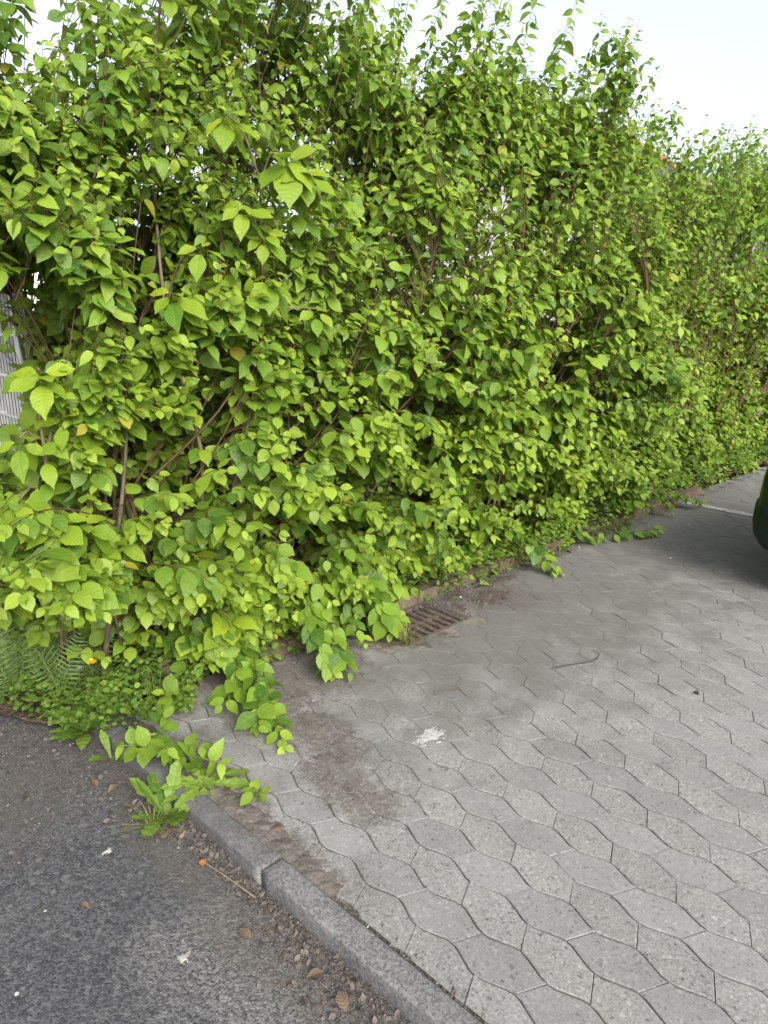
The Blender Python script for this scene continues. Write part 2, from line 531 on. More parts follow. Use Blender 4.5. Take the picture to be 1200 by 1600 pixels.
def crumb_material():
    n = NT('crumb')
    r = n.new('Attribute', attribute_name='rnd').outputs['Fac']
    cr = n.new('ValToRGB', {0: r})
    e = cr.color_ramp.elements
    e[0].position, e[0].color = 0.0, (0.038, 0.033, 0.029, 1)
    e[1].position, e[1].color = 1.0, (0.42, 0.39, 0.34, 1)
    for p, c in ((0.3, (0.075, 0.068, 0.063, 1)), (0.6, (0.135, 0.124, 0.115, 1)), (0.85, (0.22, 0.205, 0.19, 1))):
        el = e.new(p)
        el.color = c
    return n.done(n.bsdf(cr.outputs[0], 0.9, 0.2))


M['crumb'] = crumb_material()


def wall_material():
    n = NT('old_wall')
    pos = n.pos()
    nz = n.noise(pos, 2.5, 6.0, 0.65)
    nf = n.noise(pos, 24.0, 5.0, 0.7)
    rnd = n.new('ObjectInfo').outputs['Random']
    col = n.mix(n.ramp(nz, 0.3, 0.7), (0.062, 0.047, 0.036), (0.125, 0.10, 0.08))
    col = n.mix(n.ramp(nf, 0.45, 0.8, 0.0, 0.5), col, (0.17, 0.14, 0.115))
    col = n.mix(n.math('MULTIPLY', rnd, 0.35), col, (0.13, 0.085, 0.055))
    return n.done(n.bsdf(col, 0.95, 0.1, n.math('ADD', nz, nf), 0.6, 0.02))


M['old_wall'] = wall_material()


def car_material():
    n = NT('green_paint')
    p = n.bsdf((0.006, 0.02, 0.015), 0.3, 0.5)
    p.inputs['Coat Weight'].default_value = 0.6
    p.inputs['Coat Roughness'].default_value = 0.08
    fl = n.noise(n.pos(), 900.0, 1.0)
    n.set(p.inputs['Base Color'], n.mix(fl, (0.003, 0.010, 0.008), (0.006, 0.018, 0.013)))
    return n.done(p)


M['green_paint'] = car_material()
M['bumper'] = simple('bumper', (0.006, 0.017, 0.013), (0.010, 0.024, 0.019), 90.0, 0.5, 0.4, 0.08)
M['rubber'] = simple('rubber', (0.02, 0.02, 0.02), (0.035, 0.035, 0.035), 60.0, 0.85, 0.2, 0.3)
M['rim'] = simple('rim', (0.35, 0.36, 0.37), (0.45, 0.46, 0.47), 20.0, 0.35, 0.5, 0.05, 0.8)
M['car_glass'] = simple('car_glass', (0.015, 0.018, 0.02), (0.025, 0.028, 0.03), 2.0, 0.05, 0.6, 0.0)
M['lens'] = simple('lens', (0.5, 0.5, 0.5), (0.65, 0.65, 0.66), 30.0, 0.12, 0.6, 0.2)

# ------------------------------------------------------------------ ground, road, paving
KS0, KSM = -1.897, 0.047                                     # outer edge of the kerb: s = KS0 + KSM * t
DR_S0, DR_S1, DR_T0, DR_T1 = -0.50, 0.02, -0.005, 0.325      # storm drain opening


def sheet(name, s_lines, t_lines, zf, mat, hole=None, keep=None):
    V, Fc = [], []
    ns, nt = len(s_lines), len(t_lines)
    for s in s_lines:
        for t in t_lines:
            ss = s if not callable(s) else s(t)
            V.append(W(ss, t, zf(ss, t)))
    for i in range(ns - 1):
        for j in range(nt - 1):
            sm = [x if not callable(x) else x(t_lines[j]) for x in (s_lines[i], s_lines[i + 1])]
            sc, tc = sum(sm) / 2, (t_lines[j] + t_lines[j + 1]) / 2
            if hole and hole[0] < sc < hole[1] and hole[2] < tc < hole[3]: continue
            if keep and not keep(sc, tc): continue
            a = i * nt + j
            Fc.append((a, a + 1, a + nt + 1, a + nt))
    return mesh_py(name, V, Fc, mat, True)


g = link('ground', mesh_py('ground', [(-300, -300, -0.14), (300, -300, -0.14), (300, 300, -0.14), (-300, 300, -0.14)], [(0, 1, 2, 3)], M['soil']))
tag(g, 'bare earth reaching away beyond the hedge and paving', 'ground', kind='structure')

hs = lambda a, b, n: list(np.linspace(a, b, n))


def road_z(s, t):
    d = (KS0 + KSM * t) - s
    return -0.062 + 0.010 * math.exp(-max(d, 0) / 0.06) + 0.004 * math.sin(s * 3.1 + t * 2.3)


kl = lambda d: (lambda t: KS0 + KSM * t + d)
road = link('road', sheet('road', [-60, -20, -8, -4] + hs(-3.4, -2.2, 13) + [kl(-0.2), kl(-0.12), kl(-0.06), kl(-0.02), kl(0.004)], [-60, -20, -8, -4, -2] + hs(-1.6, 2.6, 30) + [4, 8, 20, 60], road_z, M['asphalt']))
tag(road, 'dark grey worn asphalt road at the lower side of the kerb', 'road', kind='structure')

pav = empty('pavement', W(0, 1.5, 0), label='grey parking area of interlocking wavy concrete pavers beside the hedge', cat='pavement', kind='structure')
PAV0 = np.array(pav.location)
nzs = lambda x, y: math.sin(x * 5.1 + 1.7 * math.sin(y * 3.3)) * math.sin(y * 4.7 + 1.3 * math.sin(x * 2.9))


def in_dust(s, t):
    return max(0.0, 1 - ((s - 0.3) / 2.3) ** 2 - ((t - 0.5) / 1.0) ** 2)


def bed_z(s, t):
    d = min(1.0, 1.6 * in_dust(s, t))
    z = -0.0048 + 0.0028 * d + 0.0012 * nzs(s * 2, t * 2)
    e = s - (KS0 + KSM * t + 0.08)
    if e < 0.13 and t < 1.15: z = -0.004 + 0.006 * nzs(s * 7, t * 6) + 0.003 * nzs(s * 19, t * 17)
    return z


s_l = [kl(0.079), kl(0.09), kl(0.105), kl(0.12), kl(0.135), kl(0.15), kl(0.165)] + hs(-1.66, -0.55, 32) + [DR_S0] + hs(-0.4, -0.05, 8) + [DR_S1] + hs(0.1, 3.0, 50) + hs(3.2, 9.0, 30)
t_l = [-0.09, -0.05, DR_T0] + hs(0.05, 0.28, 8) + [DR_T1] + hs(0.4, 3.0, 60) + hs(3.2, 8.0, 20)
bed = link('joint_bed', sheet('joint_bed', s_l, t_l, bed_z, M['joint_sand'], (DR_S0, DR_S1, DR_T0, DR_T1)))
bed.parent = pav
bed.matrix_parent_inverse = Matrix.Translation(-Vector(PAV0))
# beyond the pavers the eye can part
far = link('far_paving', sheet('far_paving', [9.0, 14, 25, 60, 220], [-0.09, 4, 12, 40, 200], lambda s, t: -0.003, M['paver_smooth']))
far.parent = pav
far.matrix_parent_inverse = Matrix.Translation(-Vector(PAV0))
far2 = link('far_paving', sheet('far_paving', [kl(0.079), 2, 9.0], [8.0, 12, 40, 200], lambda s, t: -0.004, M['paver_smooth']))
far2.parent = pav
far2.matrix_parent_inverse = Matrix.Translation(-Vector(PAV0))

HALF, AMP, PITCHS, SH = 0.102, 0.0158, 0.1125, 0.037


def paver_outline(flip):
    """outline in (t, s) with the long sides bent and slightly wavy"""
    g2 = 0.0028
    lo, hi = -AMP, AMP
    bot = [(0, hi), (HALF, lo), (2 * HALF, hi)]
    top = [(SH, PITCHS + lo), (SH + HALF, PITCHS + hi), (SH + 2 * HALF, PITCHS + lo)]

    def wav(p):
        out = []
        for (a, b) in zip(p[:-1], p[1:]):
            for f in (0.0, 0.2, 0.5, 0.8):
                w = 0.7 * (0.5 - 0.5 * math.cos(math.pi * f)) + 0.3 * f
                out.append((a[0] + (b[0] - a[0]) * f, a[1] + (b[1] - a[1]) * w))
        out.append(p[-1])
        return out
    pts = wav(bot) + wav(top)[::-1]
    P = np.array(pts)
    if flip:
        P[:, 1] = PITCHS - P[:, 1]
        P = P[::-1]
    c = P.mean(axis=0)
    return P, c


def paver_mesh(name, flip, seed, mat):
    P, c = paver_outline(flip)
    rr = np.random.default_rng(seed)
    n = len(P)
    # inset the joint, then the chamfer
    def inset(Q, d):
        a = np.roll(Q, 1, 0)
        b = np.roll(Q, -1, 0)
        tg = b - a
        tg /= np.linalg.norm(tg, axis=1, keepdims=True)
        nr = np.stack([-tg[:, 1], tg[:, 0]], 1)
        return Q + nr * d * (0.35 + 0.75 * np.abs(nr[:, 1:2]) ** 2)
    area = 0.5 * np.sum(P[:, 0] * np.roll(P[:, 1], -1) - np.roll(P[:, 0], -1) * P[:, 1])
    sg = 1 if area > 0 else -1
    A = inset(P, sg * 0.0021) + rr.normal(0, 0.0005, (n, 2))
    B = inset(P, sg * 0.0050) + rr.normal(0, 0.0007, (n, 2))
    A, B = A - c, B - c
    V, Fc = [], []
    for (Q, z) in ((A, -0.03), (A, -0.0020), (B, 0.0)):
        for q in Q:
            V.append(tuple(q[1] * DH + q[0] * DU + z * DZ))
    for k in range(2):
        for i in range(n):
            j = (i + 1) % n
            Fc.append((k * n + i, k * n + j, (k + 1) * n + j, (k + 1) * n + i))
    Fc.append(tuple(range(2 * n, 3 * n)))
    me = mesh_py(name, V, Fc, mat, True)
    bm = bmesh.new()
    bm.from_mesh(me)
    bmesh.ops.recalc_face_normals(bm, faces=bm.faces)
    bmesh.ops.triangulate(bm, faces=[f for f in bm.faces if len(f.verts) > 4])
    bm.to_mesh(me)
    bm.free()
    top = max(p.center.z for p in me.polygons)
    for p in me.polygons:
        p.use_smooth = False
    return me, c


pm = {0: [paver_mesh('paver', False, 20 + i, M['paver_smooth']) for i in range(4)], 1: [paver_mesh('paver', True, 40 + i, M['paver_rough']) for i in range(4)]}
T0P, S0P = 1.636, -1.1785
place = []
for nrow in range(-5, 92):
    s_line = S0P + PITCHS * nrow
    odd = nrow % 2
    # row between line nrow and nrow+1; even line has HIGH vertices at T0P
    for k in range(-12, 36):
        if odd == 0:
            t0 = T0P + 2 * HALF * k
        else:
            t0 = T0P + 2 * HALF * k + HALF
        kind = odd
        P, c = paver_outline(bool(kind))
        sc, tc = s_line + c[1], t0 + c[0]
        if tc < -0.02 or tc > 7.8 or sc > 8.9: continue
        if sc + 0.02 < KS0 + KSM * tc + 0.09: continue
        cutk = sc - 0.078 < KS0 + KSM * tc + 0.092
        if cutk and tc < 0.86: continue
        if DR_S0 - 0.07 < sc < DR_S1 + 0.07 and DR_T0 - 0.5 < tc < DR_T1 + 0.085: continue
        place.append((sc, tc, kind, 1.0 if cutk else 0.0))
place = np.array(place)
pw = WN(np.c_[place[:, :2], np.zeros(len(place))])
px, py, sc_ = pix(pw)
vis = (px > -40) & (px < 1240) & (py < 1650) & (pw[:, 1] > 0.3)
# hidden under the hedge or the car: not counted among the nearest
order = np.argsort(-(sc_ * vis))
n_obj = 0
rest_v, rest_f, rest_m, rest_r, off = [], [], [], [], 0
pr = np.random.default_rng(3)
for rank, i in enumerate(order):
    s, t, kind, cutk = place[i]
    kind = int(kind)
    me, c = pm[kind][int(pr.integers(4))]
    if cutk:                                                  # cut to the kerb
        me = me.copy()
        bm = bmesh.new()
        bm.from_mesh(me)
        dk = (KS0 + KSM * t + 0.092) - s
        nk = DH - KSM * DU
        bmesh.ops.bisect_plane(bm, geom=bm.verts[:] + bm.edges[:] + bm.faces[:], plane_co=tuple(DH * dk), plane_no=tuple(nk), clear_inner=True)
        eb = [e for e in bm.edges if e.is_boundary and all(abs((v.co - Vector(tuple(DH * dk))).dot(Vector(tuple(nk)))) < 1e-4 for v in e.verts)]
        if eb: bmesh.ops.holes_fill(bm, edges=eb, sides=0)
        bm.to_mesh(me)
        bm.free()
    dz = abs(float(pr.normal(0, 0.0010)))
    rot = Matrix.Rotation(float(pr.normal(0, 0.006)), 4, 'Z') @ Matrix.Rotation(float(np.clip(pr.normal(0, 0.006), -0.012, 0.012)), 4, 'X') @ Matrix.Rotation(float(np.clip(pr.normal(0, 0.006), -0.012, 0.012)), 4, 'Y')
    mw = Matrix.Translation(Vector(pw[i]) + Vector((0, 0, dz))) @ rot
    if n_obj < 300 and vis[i]:
        link('paver', me, pav, Matrix.Translation(-Vector(PAV0)) @ mw)
        n_obj += 1
    else:
        v = np.array([tuple(mw @ q.co) for q in me.vertices])
        rest_v.append(v)
        for p in me.polygons:
            rest_f.append(tuple(a + off for a in p.vertices))
            rest_m.append(kind)
        rest_r.append(np.full(len(v), pr.random()))
        off += len(v)
me = mesh_py('paving', np.concatenate(rest_v) - PAV0, rest_f, None)
me.materials.append(M['paver_smooth'])
me.materials.append(M['paver_rough'])
me.polygons.foreach_set('material_index', np.array(rest_m, dtype=np.int32))
at = me.attributes.new('rnd', 'FLOAT', 'POINT')
at.data.foreach_set('value', np.concatenate(rest_r).astype(np.float32))
tag(link('paving', me, pav), kind='stuff')

# kerb of concrete stones
kerb = empty('kerb', W(-1.85, 1.0, 0), label='low grey concrete kerb between the asphalt road and the paving', cat='kerb', kind='structure')
kang = math.atan2((DU + KSM * DH)[1], (DU + KSM * DH)[0])
for k, t0 in enumerate((0.085, 1.085, 2.085, 3.085, -0.915)):
    bm = bmesh.new()
    bm_box(bm, 0.003, 0.997, 0.0, 0.08, -0.16, 0.006, 0.0)
    long_e = [e for e in bm.edges if abs(e.verts[0].co.x - e.verts[1].co.x) > 0.5]
    bmesh.ops.subdivide_edges(bm, edges=long_e, cuts=24)
    top_e = [e for e in bm.edges if all(v.co.z > 0 for v in e.verts) and abs(e.verts[0].co.y - e.verts[1].co.y) < 1e-6]
    ends = [e for e in bm.edges if all(v.co.z > 0 for v in e.verts) and e not in top_e and (all(v.co.x < 0.01 for v in e.verts) or all(v.co.x > 0.99 for v in e.verts))]
    bmesh.ops.bevel(bm, geom=top_e + ends, offset=0.011, segments=3, profile=0.5, affect='EDGES')
    rk = random.Random(k)
    for v in bm.verts:
        if v.co.z > -0.1:
            q = 0.0011
            v.co += Vector((0, rk.uniform(-q, q), rk.uniform(-q, q)))
    base = Vector(tuple(O2 + (KS0 + KSM * t0) * DH + t0 * DU))
    o = link('kerb_stone', mesh_bm('kerb_stone', bm, M['kerb'], True), kerb)
    o.matrix_basis = Matrix.Translation(base - kerb.location + Vector((0, 0, (0.0, 0.003, 0.0, 0.0, -0.006)[k]))) @ Matrix.Rotation(kang + (0, 0.004, 0, 0, 0.0)[k], 4, 'Z')
    # +y of the stone must run towards the paving (+s)
    if (Matrix.Rotation(kang, 3, 'Z') @ Vector((0, 1, 0))).dot(Vector(tuple(DH))) < 0:
        for v in o.data.vertices: v.co.y = -v.co.y
        o.data.flip_normals()

# planting bed
bs = [lambda t: -1.9 + 0.5 * min(t, 0) - 0.02] + hs(-1.7, 9, 60)


def soil_z(s, t):
    return 0.015 + 0.02 * nzs(s * 1.3, t * 1.7) + 0.012 * nzs(s * 4.1, t * 5.3) + 0.05 * min(1, max(0, -t - 0.1)) - 0.09 * math.exp(-max(0, s + 1.95 - 0.5 * min(t, 0)) / 0.05)


pb = link('planting_bed', sheet('planting_bed', bs, hs(-1.12, -0.10, 16), soil_z, M['soil']))
tag(pb, 'dark earth bed under the hedge behind the paving', 'planting bed', kind='structure')

# low edging of brown concrete stones between bed and paving
edge = empty('bed_edging', W(0, -0.06, 0), label='low brown weathered concrete edging behind the storm drain', cat='edging')
for k in range(5):
    bm = bmesh.new()
    L = 0.99
    bm_box(bm, 0.004, L, -0.05, 0.05, -0.12, 0.055 + 0.012 * random.random(), 0.012)
    o = link('edging_stone', mesh_bm('edging_stone', bm, M['old_wall']), edge)
    p = W(-1.30 + k, -0.062, 0)
    o.matrix_basis = Matrix.Translation(p - edge.location) @ Matrix.Rotation(PLACE_ANG, 4, 'Z')

# ------------------------------------------------------------------ storm drain
dr = empty('storm_drain', W((DR_S0 + DR_S1) / 2, (DR_T0 + DR_T1) / 2, 0), label='rusty brown storm drain grate set in the paving at the foot of the hedge', cat='storm drain')


def place_part(name, parent, bm, mat, s, t, z=0.0, smooth=False):
    """a part modelled with x along s, y along -t"""
    o = link(name, mesh_bm(name, bm, mat, smooth), parent)
    o.matrix_basis = Matrix.Translation(W(s, t, z) - parent.location) @ Matrix.Rotation(PLACE_ANG, 4, 'Z')
    return o


sw, tw = DR_S1 - DR_S0, DR_T1 - DR_T0
bm = bmesh.new()
fr = 0.022
bm_box(bm, -sw / 2, sw / 2, -tw / 2, -tw / 2 + fr, -0.06, -0.001)
bm_box(bm, -sw / 2, sw / 2, tw / 2 - fr, tw / 2, -0.06, -0.001)
bm_box(bm, -sw / 2, -sw / 2 + fr, -tw / 2 + fr, tw / 2 - fr, -0.06, -0.0015)
bm_box(bm, sw / 2 - 0.05, sw / 2, -tw / 2 + fr, tw / 2 - fr, -0.06, -0.0015)
place_part('frame', dr, bm, M['rust'], (DR_S0 + DR_S1) / 2, (DR_T0 + DR_T1) / 2)
nb = 8
for k in range(nb):
    bm = bmesh.new()
    bm_box(bm, -0.0135, 0.0135, -tw / 2 + fr, tw / 2 - fr, -0.045, -0.004, 0.004)
    s = DR_S0 + fr + (k + 0.65) * (sw - fr - 0.05) / (nb + 0.25)
    place_part('bar', dr, bm, M['rust'], s, (DR_T0 + DR_T1) / 2)
bm = bmesh.new()
bm_box(bm, -sw / 2 + 0.01, sw / 2 - 0.01, -0.012, 0.012, -0.05, -0.012)
place_part('cross_bar', dr, bm, M['rust'], (DR_S0 + DR_S1) / 2, (DR_T0 + DR_T1) / 2)
bm = bmesh.new()
bm_box(bm, -sw / 2 - 0.02, sw / 2 + 0.02, -tw / 2 - 0.02, tw / 2 + 0.02, -0.138, -0.125)
place_part('pit_floor', dr, bm, M['pit'], (DR_S0 + DR_S1) / 2, (DR_T0 + DR_T1) / 2)
bm = bmesh.new()
for (a, b, c, d) in ((-sw / 2 - 0.03, -sw / 2, -tw / 2 - 0.03, tw / 2 + 0.03), (sw / 2, sw / 2 + 0.03, -tw / 2 - 0.03, tw / 2 + 0.03), (-sw / 2, sw / 2, -tw / 2 - 0.03, -tw / 2), (-sw / 2, sw / 2, tw / 2, tw / 2 + 0.03)):
    bm_box(bm, a, b, c, d, -0.125, -0.011)
place_part('pit_rim', dr, bm, M['pit'], (DR_S0 + DR_S1) / 2, (DR_T0 + DR_T1) / 2)

# ------------------------------------------------------------------ wall behind the hedge, rod fence, houses
wall = empty('garden_wall', W(3.6, -1.25, 0), label='brown weathered wall half hidden behind the hedge', cat='wall')
for k in range(9):
    bm = bmesh.new()
    bm_box(bm, 0.006, 1.244, -0.06, 0.06, -0.2, 1.52 + 0.02 * random.random(), 0.008)
    place_part('wall_panel', wall, bm, M['old_wall'], -1.52 + k * 1.25, -1.25)
for k in range(10):
    bm = bmesh.new()
    bm_box(bm, -0.07, 0.07, -0.075, 0.075, -0.2, 1.58, 0.008)
    place_part('wall_post', wall, bm, M['old_wall'], -1.52 + k * 1.25, -1.25)

fe = empty('rod_fence', W(-1.69, -2.5, 0), label='white rod fence with dark strips at the hedge end beside the road', cat='fence')
bar_me = None
fang = math.atan2(-DU[1], -DU[0])
ROT_F = Matrix.Rotation(fang, 4, 'Z')


def fence_part(name, me, t, z=0.0, off=0.0):
    o = link(name, me, fe)
    o.matrix_basis = Matrix.Translation(W(-1.69 + off, t, z) - fe.location) @ ROT_F
    return o


bar_me = box_mesh('bar', (-0.004, 0.004, -0.004, 0.004, 0.03, 1.93), M['white_metal'])
for k in range(72):
    fence_part('bar', bar_me, -0.90 - 0.05 * k)
rail_me = box_mesh('rail', (0, 3.65, -0.004, 0.004, -0.004, 0.004), M['white_metal'])
for k in range(10):
    fence_part('rail', rail_me, -0.88, 0.10 + 0.2 * k, -0.0085)
strip_me = box_mesh('privacy_strip', (0, 3.65, -0.0012, 0.0012, 0.0, 0.192), M['dark_strip'])
for k in range(9):
    fence_part('privacy_strip', strip_me, -0.88, 0.106 + 0.2 * k, 0.0075)
post_me = box_mesh('post', (-0.03, 0.03, -0.02, 0.02, -0.15, 1.97), M['white_metal'], 0.003)
for t in (-0.86, -3.40):
    fence_part('post', post_me, t, 0.0, -0.045)

# house beyond the hedge: low white building with red tiled edge
hb = empty('white_building', W(8, -5, 0), label='long white building with red tiled roof edge behind the right part of the hedge', cat='building')


def bpart(name, s0, s1, t0, t1, z0, z1, mat, parent=hb, bev=0.0):
    bm = bmesh.new()
    bm_box(bm, s0, s1, -t1, -t0, z0, z1, bev)
    o = link(name, mesh_bm(name, bm, mat), parent)
    o.matrix_basis = Matrix.Translation(W(0, 0, 0) - parent.location) @ Matrix.Rotation(PLACE_ANG, 4, 'Z')
    return o


wl_ = bpart('wall', 7.2, 10.9, -9.0, -3.6, -0.14, 3.22, M['render_wall'])
# sloping roof, falling to the far end
for nm, zt, zb, sx0, sx1, mt in (('roof', 0.12, 0.05, 7.0, 11.15, 'tile_red'), ('fascia', 0.045, -0.20, 7.02, 11.13, 'fascia')):
    V = []
    rz_ = lambda s: 3.52 + 0.12 * (11.1 - s)
    for t in (-3.2, -9.4):
        for s in (sx0, sx1):
            for z in (zb, zt):
                V.append(W(s, t + (0.01 if nm == 'fascia' else 0) * (1 if t > -5 else -1) * -1, rz_(s) + z) - hb.location)
    Fc = [(0, 1, 3, 2), (4, 6, 7, 5), (0, 4, 5, 1), (2, 3, 7, 6), (1, 5, 7, 3), (0, 2, 6, 4)]
    link(nm, mesh_py(nm, V, Fc, M[mt]), hb)
V = []
for t in (-3.6, -9.0):
    V += [W(7.2, t, 3.22) - hb.location, W(10.9, t, 3.22) - hb.location, W(10.9, t, 3.42) - hb.location, W(7.2, t, 3.86) - hb.location]
link('gable', mesh_py('gable', V, [(0, 1, 2, 3), (4, 7, 6, 5), (0, 4, 5, 1), (1, 5, 6, 2), (2, 6, 7, 3), (3, 7, 4, 0)], M['render_wall']), hb)
for k, s in enumerate((7.5, 8.8, 9.9)):
    fr_ = bpart('window', s - 0.02, s + 0.92, -3.6, -3.565, 1.5, 2.75, M['window_frame'])
    gl = bpart('pane', s + 0.04, s + 0.86, -3.565, -3.555, 1.56, 2.69, M['window_glass'], hb)
    gl.parent = fr_
    gl.matrix_basis = Matrix.Identity(4)
    aw = bpart('awning', s - 0.1, s + 1.0, -3.56, -3.15, 2.30, 2.36, M['orange']) if k >= 1 else None
pn = bpart('fascia_board', 8.2, 10.6, -3.6, -3.55, 1.0, 1.28, M['orange'])

h2 = empty('red_roofed_house', W(-2, -12, 0), label='small white house with red roof glimpsed through the top left leaves', cat='house')
bpart('wall', -3.2, 2.0, -15, -11.6, -0.14, 4.4, M['render_wall'], h2)
V = []
for t in (-11.3, -15.3):
    for (s, z) in ((-3.6, 4.25), (-0.6, 6.1), (2.4, 4.25), (2.4, 4.42), (-0.6, 6.3), (-3.6, 4.42)):
        V.append(W(s, t, z) - h2.location)
link('roof', mesh_py('roof', V, [(0, 1, 4, 5), (1, 2, 3, 4), (6, 11, 10, 7), (7, 10, 9, 8), (5, 4, 10, 11), (4, 3, 9, 10), (0, 6, 7, 1), (1, 7, 8, 2), (2, 8, 9, 3), (0, 5, 11, 6)], M['tile_red']), h2)
V = []
for t in (-11.65, -14.9):
    for (s, z) in ((-3.2, 4.4), (2.0, 4.4), (-0.6, 6.0)):
        V.append(W(s, t, z) - h2.location)
link('gable', mesh_py('gable', V, [(0, 1, 2), (3, 5, 4), (0, 3, 4, 1), (1, 4, 5, 2), (2, 5, 3, 0)], M['render_wall']), h2)
for s in (-2.2, 0.2):
    fr_ = bpart('window', s, s + 0.9, -11.6, -11.56, 2.6, 3.8, M['window_frame'], h2)
    gl = bpart('pane', s + 0.06, s + 0.84, -11.56, -11.55, 2.66, 3.74, M['window_glass'], h2)
    gl.parent = fr_
    gl.matrix_basis = Matrix.Identity(4)

# painted bay line
pl = link('bay_line', sheet('bay_line', [3.22, 3.31], [0.02, 0.3, 0.55, 0.9, 1.5, 2.5, 4.5], lambda s, t: 0.0055, M['old_paint']))
tag(pl, 'faded white painted bay line on the paving beside the green car', 'road marking')

# ------------------------------------------------------------------ leaves
def leaf_template(kind, seed, dense=False):
    """one leaf along +y, face up +z, unit blade length: verts, tris, uv"""
    r = np.random.default_rng(seed)
    if kind == 'dogwood':
        ys = [0, 0.08, 0.24, 0.47, 0.70, 0.885, 1.0]
        ws = [0.02, 0.14, 0.28, 0.33, 0.262, 0.105, 0.0]
    elif kind == 'cherry':
        ys = [0, 0.10, 0.26, 0.44, 0.62, 0.77, 0.89, 1.0]
        ws = [0.02, 0.12, 0.23, 0.285, 0.265, 0.185, 0.07, 0.0]
    elif kind == 'round':
        ys = [0, 0.15, 0.4, 0.7, 0.9, 1.0]
        ws = [0.03, 0.28, 0.42, 0.38, 0.2, 0.0]
    elif kind == 'lance':
        ys = [0, 0.12, 0.3, 0.5, 0.7, 0.88, 1.0]
        ws = [0.03, 0.06, 0.13, 0.165, 0.14, 0.06, 0.0]
    elif kind == 'strap':
        ys = [0, 0.2, 0.45, 0.7, 0.88, 1.0]
        ws = [0.035, 0.05, 0.11, 0.15, 0.10, 0.0]
    else:                                                     # toothed rosette leaf
        ys = [0, 0.18, 0.24, 0.42, 0.48, 0.66, 0.74, 0.9, 1.0]
        ws = [0.03, 0.09, 0.045, 0.14, 0.07, 0.17, 0.12, 0.12, 0.0]
    w_scale = r.uniform(0.88, 1.14)
    droop = (r.uniform(0.0, 0.30) if seed % 100 < 9 else r.uniform(0.35, 0.62)) if kind in ('dogwood', 'cherry') else r.uniform(0.1, 0.4)
    fold = r.uniform(0.04, 0.40)
    twist = r.normal(0, 0.16)
    side = r.normal(0, 0.06)
    wave = r.uniform(0.0, 0.035)
    V, U = [], []

    def zc(y): return -droop * y * y
    pl_ = 0.14 if kind != 'strap' else 0.0
    V += [(-0.008, -pl_, 0.03), (0.008, -pl_, 0.03)]
    U += [(0.5, 0), (0.5, 0)]
    rows = []
    for i, (y, w) in enumerate(zip(ys, ws)):
        w = w * w_scale
        cx = side * y * y
        row = []
        cols = (0.0,) if w == 0 else ((-1, 0, 1) if not dense else (-1, -0.55, 0, 0.55, 1))
        for c in cols:
            x = c * w
            z = zc(y) + fold * abs(x) * (1 - 0.35 * abs(c)) + twist * x * y + (wave * math.sin(y * 11 + seed) * abs(c))
            if dense and abs(c) == 1 and kind == 'cherry':
                z += 0.012 * (1 if i % 2 else -1)
            yy = y - (0.02 * abs(c) if 0 < y < 1 else 0)
            row.append(len(V))
            V.append((cx + x, yy, z))
            U.append((0.5 + c * w / w_scale, y))
        rows.append(row)
    T = [(0, 1, rows[0][len(rows[0]) // 2])]
    for a, b in zip(rows[:-1], rows[1:]):
        if len(a) == len(b):
            for q in range(len(a) - 1):
                T += [(a[q], a[q + 1], b[q + 1]), (a[q], b[q + 1], b[q])]
        else:
            for q in range(len(a) - 1):
                T.append((a[q], a[q + 1], b[0]))
    return np.array(V, float), np.array(T, int), np.array(U, float)


NV = 14
LT = {k: [leaf_template(k, 100 * n + i) for i in range(NV)] for n, k in enumerate(('dogwood', 'round', 'strap', 'tooth', 'lance'), 1)}
LT['cherry'] = [leaf_template('cherry', 900 + i, True) for i in range(NV)]
LM = {}


def leaf_mesh(kind, var, mat):
    key = (kind, var, mat)
    if key not in LM:
        v, t, u = LT[kind][var]
        LM[key] = mesh_np('leaf', v, t, M[mat], u)
    return LM[key]


def leaf_frames(base, d, n):
    d = d / (np.linalg.norm(d, axis=1, keepdims=True) + 1e-9)
    n = n - d * np.sum(n * d, axis=1, keepdims=True)
    n = n / (np.linalg.norm(n, axis=1, keepdims=True) + 1e-9)
    x = np.cross(d, n)
    return np.stack([x, d, n], axis=2)                        # columns


def leaves_mesh(name, kind, mat, base, Rm, size, age, var, extra=None):
    """all these leaves as one mesh"""
    Vs, Ts, Us, As, Rs = [], [], [], [], []
    off = 0
    for k in range(NV):
        idx = np.nonzero(var == k)[0]
        if len(idx) == 0: continue
        v, t, u = LT[kind][k]
        P = base[idx][:, None, :] + np.einsum('nij,vj->nvi', Rm[idx], v) * size[idx][:, None, None]
        m = len(v)
        Vs.append(P.reshape(-1, 3))
        Ts.append((t[None] + (np.arange(len(idx)) * m)[:, None, None]).reshape(-1, 3) + off)
        Us.append(np.tile(u, (len(idx), 1)))
        As.append(np.repeat(age[idx], m))
        Rs.append(np.repeat(rng.random(len(idx)), m))
        off += len(idx) * m
    V, T, Uv, A, Rr = np.concatenate(Vs), np.concatenate(Ts), np.concatenate(Us), np.concatenate(As), np.concatenate(Rs)
    return mesh_np(name, V, T, M[mat], Uv, {'age': A, 'rnd': Rr})


def leaf_objects(parent, kind, mat, base, Rm, size, age, var, idx, name='leaf'):
    org = np.array(parent.location)
    for i in idx:
        o = bpy.data.objects.new(name, leaf_mesh(kind, int(var[i]), mat))
        COL.objects.link(o)
        o.parent = parent
        m = np.eye(4)
        m[:3, :3] = Rm[i] * size[i]
        m[:3, 3] = base[i] - org
        o.matrix_basis = Matrix(m.tolist())
        o.color = (float(age[i]), 0, 0, 1)


